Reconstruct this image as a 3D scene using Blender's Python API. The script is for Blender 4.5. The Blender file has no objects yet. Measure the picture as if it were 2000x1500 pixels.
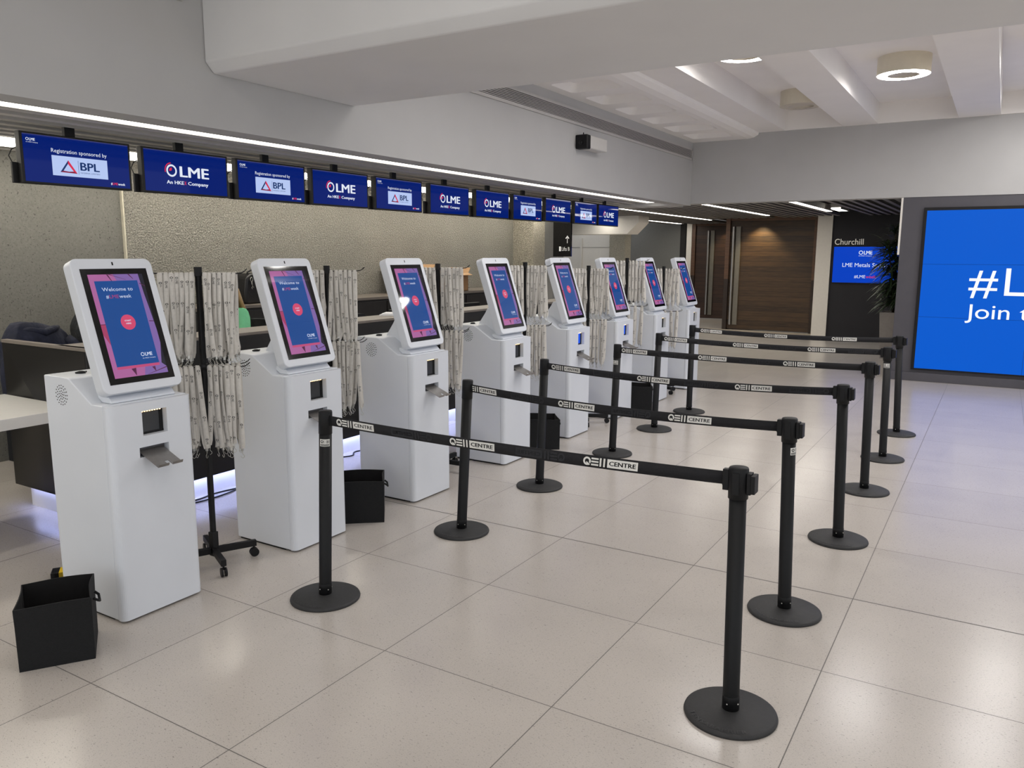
import bpy, bmesh, math, random
from mathutils import Vector, Matrix, Euler
R = math.radians
random.seed(7)
scn = bpy.context.scene
COL = scn.collection

# ------------------------------------------------------------------ camera
def set_camera():
    cd = bpy.data.cameras.new('camera'); cam = bpy.data.objects.new('camera', cd); COL.objects.link(cam)
    cd.sensor_width = 36.0; cd.lens = 27.96; cd.clip_end = 100
    right = Vector((0.8535, 0.5211, 0.0044)); down = Vector((0.0865, -0.1351, -0.9870)); fwd = Vector((-0.5139, 0.8427, -0.1607))
    fwd.normalize(); right = (right - fwd * right.dot(fwd)).normalized(); up = -(fwd.cross(right)).normalized()
    if up.z < 0: up = -up
    m = Matrix((right, up, -fwd)).transposed().to_4x4(); m.translation = Vector((3.0561, -2.5465, 1.75))
    cam.matrix_world = m
    scn.camera = cam
set_camera()

# ------------------------------------------------------------------ world, exposure
w = bpy.data.worlds.new('world'); scn.world = w; w.use_nodes = True
bg = w.node_tree.nodes['Background']; bg.inputs[0].default_value = (0.93, 0.965, 1.0, 1); bg.inputs[1].default_value = 1.18
scn.view_settings.view_transform = 'Standard'; scn.view_settings.look = 'None'
scn.view_settings.gamma = 1; scn.view_settings.use_curve_mapping = False
scn.view_settings.exposure = 0.0
scn.cycles.max_bounces = 7; scn.cycles.diffuse_bounces = 4; scn.cycles.glossy_bounces = 3
scn.cycles.sample_clamp_indirect = 6.0
LAMP_E = 46.0        # emission of a ceiling ring lamp
STRIP_E = 6.0        # emission of the strip lights

# ------------------------------------------------------------------ materials
def lin(c):
    return tuple(((x / 255) / 12.92 if x / 255 <= 0.04045 else ((x / 255 + 0.055) / 1.055) ** 2.4) for x in c) + (1,)
MATS = {}
def mat(name, rgb, rough=0.5, metal=0.0, emit=None, es=1.0, noise=0.0, nscale=20, bump=0.0, bscale=60, spec=0.5, coat=0.0, stretch=None, darks=None):
    if name in MATS: return MATS[name]
    m = bpy.data.materials.new(name); m.use_nodes = True; nt = m.node_tree; N = nt.nodes; L = nt.links
    b = N['Principled BSDF']
    b.inputs['Base Color'].default_value = lin(rgb); b.inputs['Roughness'].default_value = rough
    b.inputs['Metallic'].default_value = metal; b.inputs['Specular IOR Level'].default_value = spec
    b.inputs['Coat Weight'].default_value = coat; b.inputs['Coat Roughness'].default_value = 0.03
    if emit:
        b.inputs['Emission Color'].default_value = lin(emit); b.inputs['Emission Strength'].default_value = es
    if noise or bump:
        tc = N.new('ShaderNodeTexCoord'); mp = N.new('ShaderNodeMapping'); L.new(tc.outputs['Object'], mp.inputs[0])
        if stretch: mp.inputs['Scale'].default_value = stretch
    if noise:
        n = N.new('ShaderNodeTexNoise'); n.inputs['Scale'].default_value = nscale; n.inputs['Detail'].default_value = 5
        L.new(mp.outputs[0], n.inputs['Vector'])
        r = N.new('ShaderNodeMapRange'); r.inputs['From Min'].default_value = 0.3; r.inputs['From Max'].default_value = 0.7
        r.inputs['To Min'].default_value = 1 - noise; r.inputs['To Max'].default_value = 1 + noise
        L.new(n.outputs[0], r.inputs[0])
        mx = N.new('ShaderNodeVectorMath'); mx.operation = 'SCALE'; mx.inputs[0].default_value = lin(rgb)[:3]
        L.new(r.outputs[0], mx.inputs['Scale']); L.new(mx.outputs[0], b.inputs['Base Color'])
    if bump:
        n2 = N.new('ShaderNodeTexNoise'); n2.inputs['Scale'].default_value = bscale; n2.inputs['Detail'].default_value = 4
        L.new(mp.outputs[0], n2.inputs['Vector'])
        bp = N.new('ShaderNodeBump'); bp.inputs['Strength'].default_value = bump; bp.inputs['Distance'].default_value = 0.01
        L.new(n2.outputs[0], bp.inputs['Height']); L.new(bp.outputs[0], b.inputs['Normal'])
    MATS[name] = m
    return m
def nmath(nt, op, a, b=None, c=None):
    n = nt.nodes.new('ShaderNodeMath'); n.operation = op
    for i, v in enumerate((a, b, c)):
        if v is None: continue
        if isinstance(v, (int, float)): n.inputs[i].default_value = v
        else: nt.links.new(v, n.inputs[i])
    return n.outputs[0]

TILE = 0.8482; TY0 = -0.8565
def floor_material():
    m = bpy.data.materials.new('floor_tile'); m.use_nodes = True; nt = m.node_tree; N = nt.nodes; L = nt.links
    b = N['Principled BSDF']; tc = N.new('ShaderNodeTexCoord'); sx = N.new('ShaderNodeSeparateXYZ'); L.new(tc.outputs['Object'], sx.inputs[0])
    def line(coord, off, width, tile=TILE):
        s = nmath(nt, 'ADD', coord, -off + tile * 40.5)
        s = nmath(nt, 'MODULO', s, tile); s = nmath(nt, 'SUBTRACT', s, tile / 2); s = nmath(nt, 'ABSOLUTE', s)
        return nmath(nt, 'LESS_THAN', s, width / 2)
    def single(coord, at, width):
        s = nmath(nt, 'SUBTRACT', coord, at); s = nmath(nt, 'ABSOLUTE', s); return nmath(nt, 'LESS_THAN', s, width / 2)
    g = nmath(nt, 'MAXIMUM', line(sx.outputs[0], 0, 0.0042), line(sx.outputs[1], TY0, 0.0042))
    g = nmath(nt, 'MAXIMUM', g, single(sx.outputs[1], TY0 + 3 * TILE, 0.010))
    g = nmath(nt, 'MAXIMUM', g, single(sx.outputs[0], -2 * TILE, 0.008))
    # per tile tone
    fx = nmath(nt, 'FLOOR', nmath(nt, 'DIVIDE', sx.outputs[0], TILE)); fy = nmath(nt, 'FLOOR', nmath(nt, 'DIVIDE', nmath(nt, 'SUBTRACT', sx.outputs[1], TY0), TILE))
    cx = N.new('ShaderNodeCombineXYZ'); L.new(fx, cx.inputs[0]); L.new(fy, cx.inputs[1])
    wn = N.new('ShaderNodeTexWhiteNoise'); L.new(cx.outputs[0], wn.inputs['Vector'])
    # speckles: fine dark flecks and pale ones
    v1 = N.new('ShaderNodeTexNoise'); v1.inputs['Scale'].default_value = 62; v1.inputs['Detail'].default_value = 3; v1.inputs['Roughness'].default_value = .6
    mp = N.new('ShaderNodeMapping'); mp.inputs['Scale'].default_value = (1.0, 1.9, 1); mp.inputs['Rotation'].default_value = (0, 0, .5); L.new(tc.outputs['Object'], mp.inputs[0]); L.new(mp.outputs[0], v1.inputs['Vector'])
    r1 = N.new('ShaderNodeMapRange'); r1.inputs['From Min'].default_value = 0.635; r1.inputs['From Max'].default_value = 0.68; L.new(v1.outputs[0], r1.inputs[0])
    v4 = N.new('ShaderNodeTexNoise'); v4.inputs['Scale'].default_value = 130; v4.inputs['Detail'].default_value = 2; L.new(mp.outputs[0], v4.inputs['Vector'])
    r4 = N.new('ShaderNodeMapRange'); r4.inputs['From Min'].default_value = 0.62; r4.inputs['From Max'].default_value = 0.68; L.new(v4.outputs[0], r4.inputs[0])
    v2 = N.new('ShaderNodeTexNoise'); v2.inputs['Scale'].default_value = 230; v2.inputs['Detail'].default_value = 2; L.new(tc.outputs['Object'], v2.inputs['Vector'])
    v3 = N.new('ShaderNodeTexNoise'); v3.inputs['Scale'].default_value = 2.2; v3.inputs['Detail'].default_value = 4; L.new(tc.outputs['Object'], v3.inputs['Vector'])
    # brightness = .93 + wn*.05 + (v2-.5)*.35 + (v3-.5)*.12 - r1*.35
    s = nmath(nt, 'MULTIPLY_ADD', wn.outputs[0], 0.05, 0.94)
    s = nmath(nt, 'ADD', s, nmath(nt, 'MULTIPLY_ADD', v2.outputs[0], 0.22, -0.11))
    s = nmath(nt, 'ADD', s, nmath(nt, 'MULTIPLY_ADD', v3.outputs[0], 0.16, -0.08))
    s = nmath(nt, 'SUBTRACT', s, nmath(nt, 'MULTIPLY', r1.outputs[0], 0.36))
    s = nmath(nt, 'SUBTRACT', s, nmath(nt, 'MULTIPLY', r4.outputs[0], 0.3))
    s = nmath(nt, 'MULTIPLY', s, nmath(nt, 'MULTIPLY_ADD', g, -0.74, 1.0))
    vm = N.new('ShaderNodeVectorMath'); vm.operation = 'SCALE'; vm.inputs[0].default_value = lin((196, 189, 182))[:3]; L.new(s, vm.inputs['Scale'])
    L.new(vm.outputs[0], b.inputs['Base Color'])
    L.new(nmath(nt, 'MULTIPLY_ADD', g, 0.4, 0.22), b.inputs['Roughness']); b.inputs['Specular IOR Level'].default_value = 0.55
    return m
def stone_material(name, rgb, coarse):
    m = bpy.data.materials.new(name); m.use_nodes = True; nt = m.node_tree; N = nt.nodes; L = nt.links
    b = N['Principled BSDF']; b.inputs['Roughness'].default_value = 0.9; tc = N.new('ShaderNodeTexCoord')
    n1 = N.new('ShaderNodeTexNoise'); n1.inputs['Scale'].default_value = 62 if coarse else 55; n1.inputs['Detail'].default_value = 6; L.new(tc.outputs['Object'], n1.inputs['Vector'])
    n2 = N.new('ShaderNodeTexNoise'); n2.inputs['Scale'].default_value = 1.6; n2.inputs['Detail'].default_value = 5; L.new(tc.outputs['Object'], n2.inputs['Vector'])
    r = N.new('ShaderNodeMapRange'); r.inputs['From Min'].default_value = 0.3; r.inputs['From Max'].default_value = 0.7
    r.inputs['To Min'].default_value = 0.66 if coarse else .88; r.inputs['To Max'].default_value = 1.26 if coarse else 1.1; L.new(n1.outputs[0], r.inputs[0])
    s = nmath(nt, 'MULTIPLY', r.outputs[0], nmath(nt, 'MULTIPLY_ADD', n2.outputs[0], 0.35, 0.83))
    if not coarse:
        sp = None
        for sc, th in ((46, .675), (95, .665)):
            vo = N.new('ShaderNodeTexNoise'); vo.inputs['Scale'].default_value = sc; vo.inputs['Detail'].default_value = 2.5; L.new(tc.outputs['Object'], vo.inputs['Vector'])
            g_ = nmath(nt, 'GREATER_THAN', vo.outputs[0], th); sp = g_ if sp is None else nmath(nt, 'MAXIMUM', sp, g_)
        s = nmath(nt, 'MULTIPLY', s, nmath(nt, 'MULTIPLY_ADD', sp, -0.5, 1.0))
    vm = N.new('ShaderNodeVectorMath'); vm.operation = 'SCALE'; vm.inputs[0].default_value = lin(rgb)[:3]; L.new(s, vm.inputs['Scale'])
    L.new(vm.outputs[0], b.inputs['Base Color'])
    bp = N.new('ShaderNodeBump'); bp.inputs['Strength'].default_value = 1.0 if coarse else 0.2; bp.inputs['Distance'].default_value = 0.035 if coarse else .006
    n4 = N.new('ShaderNodeTexNoise'); n4.inputs['Scale'].default_value = 66; n4.inputs['Detail'].default_value = 3; L.new(tc.outputs['Object'], n4.inputs['Vector'])
    L.new(n4.outputs[0], bp.inputs['Height']); L.new(bp.outputs[0], b.inputs['Normal'])
    return m
def wood_material(name, c1, c2, plank=0.115, rough=.5):
    m = bpy.data.materials.new(name); m.use_nodes = True; nt = m.node_tree; N = nt.nodes; L = nt.links
    b = N['Principled BSDF']; b.inputs['Roughness'].default_value = rough; tc = N.new('ShaderNodeTexCoord')
    sx = N.new('ShaderNodeSeparateXYZ'); L.new(tc.outputs['Object'], sx.inputs[0])
    z = nmath(nt, 'DIVIDE', sx.outputs[2], plank); fz = nmath(nt, 'FLOOR', z); fr = nmath(nt, 'FRACT', z)
    gap = nmath(nt, 'LESS_THAN', fr, 0.06)
    wn = N.new('ShaderNodeTexWhiteNoise'); wn.noise_dimensions = '1D'; L.new(fz, wn.inputs['W'])
    mp = N.new('ShaderNodeMapping'); mp.inputs['Scale'].default_value = (1.1, 1.1, 14); L.new(tc.outputs['Object'], mp.inputs[0])
    ns = N.new('ShaderNodeTexNoise'); ns.inputs['Scale'].default_value = 2.4; ns.inputs['Detail'].default_value = 8; ns.inputs['Roughness'].default_value = .65; L.new(mp.outputs[0], ns.inputs['Vector'])
    f = nmath(nt, 'ADD', nmath(nt, 'MULTIPLY', wn.outputs[0], 0.35), nmath(nt, 'MULTIPLY_ADD', ns.outputs[0], 1.5, -0.42))
    cr = N.new('ShaderNodeValToRGB'); cr.color_ramp.elements[0].color = lin(c1); cr.color_ramp.elements[1].color = lin(c2); L.new(f, cr.inputs[0])
    vm = N.new('ShaderNodeVectorMath'); vm.operation = 'SCALE'; L.new(cr.outputs[0], vm.inputs[0]); L.new(nmath(nt, 'MULTIPLY_ADD', gap, -0.8, 1.0), vm.inputs['Scale'])
    L.new(vm.outputs[0], b.inputs['Base Color'])
    return m

M_floor = floor_material()
M_stone = stone_material('rough_stone', (152, 149, 140), True)
M_conc = stone_material('speckled_concrete', (114, 113, 107), False)
M_pier = stone_material('pier_stone', (178, 172, 156), True)
M_wall = mat('upper_wall_paint', (186, 185, 184), .8, noise=.02, nscale=3)
M_ceil = mat('ceiling_paint', (244, 240, 236), .85, noise=.015, nscale=3)
M_beam = mat('beam_paint', (222, 221, 220), .8, noise=.02, nscale=2)
M_slat = mat('slat_grey', (196, 192, 186), .6, noise=.04, nscale=8)
M_slat2 = mat('slat_dark_grey', (134, 131, 127), .6, noise=.04, nscale=8)
M_plen = mat('plenum_dark', (46, 45, 44), .9, noise=.1)
M_white = mat('kiosk_white', (219, 223, 230), .32, noise=.012, nscale=5, bump=.03, bscale=300)
M_white2 = mat('slab_white', (226, 224, 220), .35, noise=.01)
M_black = mat('black_plastic', (17, 17, 19), .5, spec=.3, noise=.1, nscale=30)
M_pole = mat('powder_black', (15, 16, 18), .5, spec=.3, noise=.08, nscale=40, bump=.05, bscale=400)
M_disc = mat('rubber_black', (42, 42, 43), .62, noise=.1, nscale=40, bump=.2, bscale=250)
M_emb = mat('rubber_raised', (50, 50, 51), .55, noise=.05)
M_belt = mat('belt_black', (23, 23, 27), .85, noise=.15, nscale=120, bump=.2, bscale=500)
M_ghost = mat('belt_showthrough', (37, 38, 42), .85, noise=.15, nscale=120)
M_print = mat('belt_print', (222, 221, 216), .7, noise=.03)
M_bezel = mat('bezel_black', (12, 12, 14), .05, spec=.5, noise=.02)
M_glass = mat('dark_glass', (52, 54, 58), .25, noise=.05)
M_steel = mat('brushed_steel', (150, 147, 144), .35, metal=.8, noise=.05, nscale=60)
M_chrome = mat('clip_metal', (190, 188, 182), .28, metal=.9, noise=.03)
M_lany = mat('lanyard_fabric', (208, 204, 197), .85, noise=.06, nscale=60)
M_lprint = mat('lanyard_print', (30, 30, 32), .8, noise=.02)
M_fabric = mat('bin_fabric', (17, 18, 20), .92, noise=.2, nscale=90, bump=.4, bscale=260)
M_binin = mat('bin_lining', (15, 14, 15), .95, noise=.2, nscale=30)
M_desk = wood_material('desk_dark_veneer', (33, 28, 26), (52, 46, 43), plank=30, rough=.45)
M_ledge = mat('desk_ledge', (120, 112, 104), .45, noise=.08, nscale=10)
M_wood = wood_material('brown_planks', (28, 20, 13), (86, 62, 38))
M_wood2 = wood_material('dark_planks', (30, 19, 13), (76, 48, 32))
M_frame = wood_material('door_frame_wood', (70, 48, 34), (110, 78, 55), plank=20)
M_dark = mat('charcoal_wall', (38, 37, 42), .7, noise=.05, nscale=6)
M_surr = mat('surround_grey', (80, 78, 84), .6, noise=.04, nscale=6)
M_pillar = mat('pillar_white', (236, 231, 222), .7, noise=.02)
M_grey = mat('far_wall_grey', (136, 135, 132), .8, noise=.03)
M_farw = mat('far_wall_white', (225, 220, 212), .8, noise=.02)
M_navy = mat('navy_cloth', (28, 32, 50), .9, noise=.25, nscale=14, bump=.5, bscale=50)
M_coat = mat('black_cloth', (24, 26, 30), .9, noise=.25, nscale=14, bump=.5, bscale=50)
M_leather = mat('black_leather', (16, 15, 17), .4, noise=.15, bump=.2, bscale=60)
M_card = mat('cardboard', (160, 122, 84), .85, noise=.08, nscale=12)
M_carton = mat('cardboard_inner', (186, 150, 112), .85, noise=.08)
M_paper = mat('paper_white', (226, 226, 228), .7, noise=.01)
M_skin = mat('skin', (205, 146, 128), .55, noise=.05, nscale=10)
M_hair = mat('blonde_hair', (150, 122, 80), .5, noise=.25, nscale=10, stretch=(30, 30, 1.5))
M_green = mat('mint_top', (118, 200, 150), .85, noise=.06)
M_trous = mat('dark_trousers', (30, 32, 40), .9, noise=.1)
M_leaf = mat('leaf_green', (44, 60, 36), .4, noise=.4, nscale=9)
M_stem = mat('plant_stem', (70, 58, 40), .8, noise=.2)
M_pot = mat('planter_grey', (150, 144, 139), .6, noise=.05)
M_soil = mat('soil', (34, 27, 22), .95, noise=.4)
M_yel = mat('hazard_yellow', (240, 200, 20), .6, noise=.03)
M_lampb = mat('lamp_beige', (226, 218, 198), .5, noise=.02)
M_lampoff = mat('lamp_diffuser_off', (205, 196, 180), .4, noise=.02)
M_ring = mat('lamp_ring_light', (255, 250, 240), .5, emit=(255, 252, 249), es=LAMP_E)
M_ring2 = mat('lamp_ring_light_dimmed', (255, 250, 240), .5, emit=(255, 252, 249), es=LAMP_E * .45)
M_strip = mat('strip_light_diffuser', (255, 250, 240), .5, emit=(255, 249, 238), es=STRIP_E)
M_strip2 = mat('wash_light_diffuser', (255, 250, 240), .5, emit=(255, 248, 234), es=16)
M_strip3 = mat('lobby_light_diffuser', (255, 250, 240), .5, emit=(255, 249, 238), es=16)
M_led = mat('led_cool', (220, 225, 255), .5, emit=(172, 186, 255), es=26)
M_ledw = mat('led_warm', (255, 220, 160), .5, emit=(255, 212, 150), es=4)
M_vent = mat('vent_white', (188, 185, 182), .6, noise=.02)
M_ventd = mat('vent_gap', (22, 21, 21), .9, noise=.02)
def em(name, rgb, es=1.0, rough=.03):
    m = mat(name, tuple(int(c * .06) for c in rgb), rough, emit=rgb, es=es, spec=(.45 if name.startswith('kiosk') else .12)); return m
S_blue = em('signage_blue', (6, 30, 108)); S_white = em('signage_white', (225, 232, 245)); S_box = em('signage_box', (180, 198, 240))
S_navy = em('signage_navy', (22, 48, 100)); S_red = em('signage_red', (214, 44, 76)); S_dred = em('signage_dark_red', (130, 30, 60)); S_pale = em('signage_pale', (225, 225, 245))
K_blue = em('kiosk_blue', (28, 72, 138)); K_pink = em('kiosk_pink', (166, 98, 150)); K_purple = em('kiosk_purple', (124, 98, 160)); K_red = em('kiosk_red', (205, 72, 108))
K_dred = em('kiosk_rose', (160, 62, 98)); K_rose = em('kiosk_strip', (186, 76, 118)); K_tri = em('kiosk_maroon', (84, 40, 70)); K_dark = em('kiosk_silhouette', (34, 34, 46)); K_white = em('kiosk_text', (205, 214, 236)); K_lred = em('kiosk_text_red', (170, 60, 110))
W_blue = em('video_blue', (0, 90, 206), rough=.45); W_seam = mat('video_seam', (4, 40, 110), .5, noise=.01); W_white = em('video_white', (252, 253, 255), 1.05, .35)
P_blue = em('printer_blue', (20, 80, 215), 1.1)
C_blue = em('doorscreen_blue', (0, 62, 190), rough=.3)

# ------------------------------------------------------------------ mesh builder
_tc = {}
def glyphs(s, bold=False, res=3):
    k = (s, bold, res)
    if k not in _tc:
        cu = bpy.data.curves.new('t', 'FONT'); cu.body = s; cu.size = 1; cu.resolution_u = res
        ob = bpy.data.objects.new('t', cu); COL.objects.link(ob)
        dg = bpy.context.evaluated_depsgraph_get(); me = bpy.data.meshes.new_from_object(ob.evaluated_get(dg))
        vs = [tuple(v.co[:2]) for v in me.vertices]; fs = [tuple(p.vertices) for p in me.polygons]
        bpy.data.objects.remove(ob); bpy.data.curves.remove(cu); bpy.data.meshes.remove(me)
        if bold:
            n0 = len(vs); sh = [(-.014, 0), (.014, 0), (0, .012), (0, -.012), (-.028, 0), (.028, 0)]
            fs = [tuple(i + k * n0 for i in f) for k in range(len(sh)) for f in fs]; vs = [(v[0] + dx, v[1] + dy) for dx, dy in sh for v in vs]
        xs = [v[0] for v in vs]
        cap = 0.70
        _tc[k] = (vs, fs, min(xs), max(xs), cap)
    return _tc[k]
class MB:
    def __init__(s): s.v = []; s.f = []; s.m = []; s.mats = []; s.sm = []
    def mi(s, m):
        if m not in s.mats: s.mats.append(m)
        return s.mats.index(m)
    def add(s, vs, fs, m, smooth=False):
        o = len(s.v); s.v += [tuple(v) for v in vs]; k = s.mi(m)
        for f in fs: s.f.append(tuple(i + o for i in f)); s.m.append(k); s.sm.append(smooth)
        return s
    def box(s, x0, x1, y0, y1, z0, z1, m, xf=None):
        vs = [(x, y, z) for z in (z0, z1) for y in (y0, y1) for x in (x0, x1)]
        if xf: vs = [xf(v) for v in vs]
        return s.add(vs, [(0, 2, 3, 1), (4, 5, 7, 6), (0, 1, 5, 4), (2, 6, 7, 3), (0, 4, 6, 2), (1, 3, 7, 5)], m)
    def prism(s, poly, a0, a1, m, fn=lambda p, a: (p[0], a, p[1]), smooth=False):
        n = len(poly); vs = [fn(p, a0) for p in poly] + [fn(p, a1) for p in poly]
        s.add(vs, [tuple(range(n)), tuple(range(2 * n - 1, n - 1, -1))], m)
        o = len(s.v) - 2 * n; k = s.mi(m)
        for i in range(n):
            j = (i + 1) % n; s.f.append((o + i, o + n + i, o + n + j, o + j)); s.m.append(k); s.sm.append(smooth)
        return s
    def cyl(s, c, r, h, m, n=24, r2=None, axis=2, cap=True):
        r2 = r if r2 is None else r2; vs = []
        for k, (rr, hh) in enumerate(((r, 0), (r2, h))):
            for i in range(n):
                a = 2 * math.pi * i / n; p = [rr * math.cos(a), rr * math.sin(a), hh]
                if axis == 0: p = [p[2], p[0], p[1]]
                if axis == 1: p = [p[0], p[2], p[1]]
                vs.append((c[0] + p[0], c[1] + p[1], c[2] + p[2]))
        s.add(vs, [(i, (i + 1) % n, n + (i + 1) % n, n + i) for i in range(n)], m, True)
        if cap: s.add(vs, [tuple(range(n - 1, -1, -1)), tuple(range(n, 2 * n))], m)
        return s
    def lathe(s, prof, m, n=32, c=(0, 0, 0), smooth=True):
        vs = []
        for r, z in prof:
            for i in range(n):
                a = 2 * math.pi * i / n; vs.append((c[0] + r * math.cos(a), c[1] + r * math.sin(a), c[2] + z))
        fs = [(k * n + i, k * n + (i + 1) % n, (k + 1) * n + (i + 1) % n, (k + 1) * n + i) for k in range(len(prof) - 1) for i in range(n)]
        return s.add(vs, fs, m, smooth)
    def tube(s, pts, r, m, n=8, cap=True):
        pts = [Vector(p) for p in pts]; vs = []; up = None; rr = r if isinstance(r, (list, tuple)) else [r] * len(pts)
        for i, p in enumerate(pts):
            t = (pts[min(i + 1, len(pts) - 1)] - pts[max(i - 1, 0)]).normalized()
            if up is None: up = t.orthogonal().normalized()
            up = (up - t * up.dot(t)).normalized(); b = t.cross(up)
            for k in range(n):
                a = 2 * math.pi * k / n; vs.append(p + (up * math.cos(a) + b * math.sin(a)) * rr[i])
        fs = [(i * n + k, i * n + (k + 1) % n, (i + 1) * n + (k + 1) % n, (i + 1) * n + k) for i in range(len(pts) - 1) for k in range(n)]
        s.add(vs, fs, m, True)
        if cap: s.add(vs, [tuple(range(n - 1, -1, -1)), tuple(range((len(pts) - 1) * n, len(pts) * n))], m)
        return s
    def ball(s, c, rad, m, n=14, k=9):
        rx, ry, rz = (rad,) * 3 if isinstance(rad, (int, float)) else rad
        vs = [(c[0], c[1], c[2] - rz)]
        for j in range(1, k):
            ph = -math.pi / 2 + math.pi * j / k
            for i in range(n):
                a = 2 * math.pi * i / n; vs.append((c[0] + rx * math.cos(ph) * math.cos(a), c[1] + ry * math.cos(ph) * math.sin(a), c[2] + rz * math.sin(ph)))
        vs.append((c[0], c[1], c[2] + rz)); t = len(vs) - 1; fs = []
        for i in range(n):
            i2 = (i + 1) % n; fs.append((0, 1 + i2, 1 + i)); fs.append((t, t - n + i, t - n + i2))
            for j in range(k - 2): fs.append((1 + j * n + i, 1 + j * n + i2, 1 + (j + 1) * n + i2, 1 + (j + 1) * n + i))
        return s.add(vs, fs, m, True)
    # flat shapes in a (u,v) plane mapped by xf(u,v,layer)
    def flat(s, pts, xf, m, lay=0): return s.add([xf(p[0], p[1], lay) for p in pts], [tuple(range(len(pts)))], m)
    def rect(s, u0, v0, u1, v1, xf, m, lay=0): return s.flat([(u0, v0), (u1, v0), (u1, v1), (u0, v1)], xf, m, lay)
    def disc(s, u, v, r, xf, m, lay=0, n=28): return s.flat([(u + r * math.cos(2 * math.pi * i / n), v + r * math.sin(2 * math.pi * i / n)) for i in range(n)], xf, m, lay)
    def ring(s, u, v, r0, r1, xf, m, lay=0, a0=0, a1=360, n=28):
        vs = []; 
        for i in range(n + 1):
            a = R(a0 + (a1 - a0) * i / n)
            for r in (r0, r1): vs.append(xf(u + r * math.cos(a), v + r * math.sin(a), lay))
        return s.add(vs, [(2 * i, 2 * i + 1, 2 * i + 3, 2 * i + 2) for i in range(n)], m)
    def text(s, t, u0, v0, cap, xf, m, lay=0, width=None, bold=False, flip=False):
        vs, fs, x0, x1, c = glyphs(t, bold, 10 if cap > .1 else 5 if cap > .03 else 2); sy = cap / c; sx = sy if width is None else width / (x1 - x0)
        if flip: pts = [xf(u0 + (x1 - a) * sx, v0 + b * sy, lay) for a, b in vs]
        else: pts = [xf(u0 + (a - x0) * sx, v0 + b * sy, lay) for a, b in vs]
        return s.add(pts, fs, m)
    def build(s, name, parent=None, bevel=0, seg=2, loc=None, rot=None, weld=True, sub=0, angle=40):
        me = bpy.data.meshes.new(name); me.from_pydata(s.v, [], s.f)
        for m in s.mats: me.materials.append(m)
        me.polygons.foreach_set('material_index', s.m); me.polygons.foreach_set('use_smooth', s.sm)
        if weld:
            bm = bmesh.new(); bm.from_mesh(me); bmesh.ops.remove_doubles(bm, verts=bm.verts, dist=1e-6)
            bmesh.ops.recalc_face_normals(bm, faces=bm.faces); bm.to_mesh(me); bm.free()
        o = bpy.data.objects.new(name, me); COL.objects.link(o)
        if parent: o.parent = parent
        if loc: o.location = loc
        if rot: o.rotation_euler = rot
        if bevel:
            b = o.modifiers.new('bevel', 'BEVEL'); b.width = bevel; b.segments = seg; b.limit_method = 'ANGLE'; b.angle_limit = R(angle); b.harden_normals = False
            for p in me.polygons: p.use_smooth = True
            wn = o.modifiers.new('wn', 'WEIGHTED_NORMAL'); wn.keep_sharp = True
        if sub:
            ss = o.modifiers.new('sub', 'SUBSURF'); ss.levels = sub; ss.render_levels = sub
            for p in me.polygons: p.use_smooth = True
        return o
def rrect(u0, v0, u1, v1, r, n=6):
    pts = []
    for cx, cy, a in ((u1 - r, v0 + r, -90), (u1 - r, v1 - r, 0), (u0 + r, v1 - r, 90), (u0 + r, v0 + r, 180)):
        for i in range(n + 1): t = R(a + 90 * i / n); pts.append((cx + r * math.cos(t), cy + r * math.sin(t)))
    return pts
def cut(obj, cutters):
    """apply boolean differences and drop the cutter meshes"""
    for c in cutters:
        m = obj.modifiers.new('cut', 'BOOLEAN'); m.operation = 'DIFFERENCE'; m.solver = 'EXACT'; m.object = c
    bpy.context.view_layer.update()
    dg = bpy.context.evaluated_depsgraph_get(); me = bpy.data.meshes.new_from_object(obj.evaluated_get(dg))
    obj.modifiers.clear(); obj.data = me
    for c in cutters: bpy.data.objects.remove(c)
    return obj
def tag(o, label=None, cat=None, group=None, kind=None):
    if label: o['label'] = label
    if cat: o['category'] = cat
    if group: o['group'] = group
    if kind: o['kind'] = kind
    return o
def thing(name, label, cat, loc, rz=0, group=None):
    o = bpy.data.objects.new(name, None); COL.objects.link(o); o.location = loc; o.rotation_euler = (0, 0, rz); o.empty_display_size = .1
    return tag(o, label, cat, group)
def struct(mb, name, label=None, **k):
    o = mb.build(name, **k); o['kind'] = 'structure'; o['category'] = name.split('_')[0]
    if label: o['label'] = label
    return o
def kids(o): return [c for c in ALLKIDS.get(o.name, [])]
def copy_tree(o, loc=None, rz=None, label=None, parent=None):
    c = o.copy(); COL.objects.link(c)
    if parent is not None: c.parent = parent
    if loc is not None: c.location = loc
    if rz is not None: c.rotation_euler = (0, 0, rz)
    if label: c['label'] = label
    for ch in list(o.children): copy_tree(ch, parent=c)
    return c

# ================================================================== STRUCTURE
Y1 = 10.01; ZC = 3.58
floor = MB(); floor.box(-9, 12, -7, 24, -.1, 0, M_floor); struct(floor, 'floor', 'pale speckled square tile floor with thin dark joints')
# back wall
mb = MB(); mb.box(-4.2, -4.0, 2.045, 9.04, 0, 2.95, M_stone); struct(mb, 'wall_back', 'rough hammered stone wall behind the counter')
mb = MB(); mb.box(-4.5, -4.03, -7, 2.032, 0, 2.95, M_conc); struct(mb, 'wall_left', 'smooth speckled concrete wall behind the counter')
mb = MB(); mb.box(-4.24, -3.996, 2.032, 2.046, 0, 2.95, mat('stone_edge', (196, 190, 172), .9, noise=.08)); struct(mb, 'trim_1', 'pale vertical edge between the two wall textures')
mb = MB(); mb.box(-4.2, -3.6, 9.04, 9.42, 0, 2.95, M_pier); struct(mb, 'wall_pier', 'stone pier ending the back wall', bevel=.01)
mb = MB(); mb.box(-4.2, -3.62, 9.43, 9.75, 0, 2.95, M_grey); struct(mb, 'wall_pier_end', 'grey painted end of the stone pier')
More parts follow.
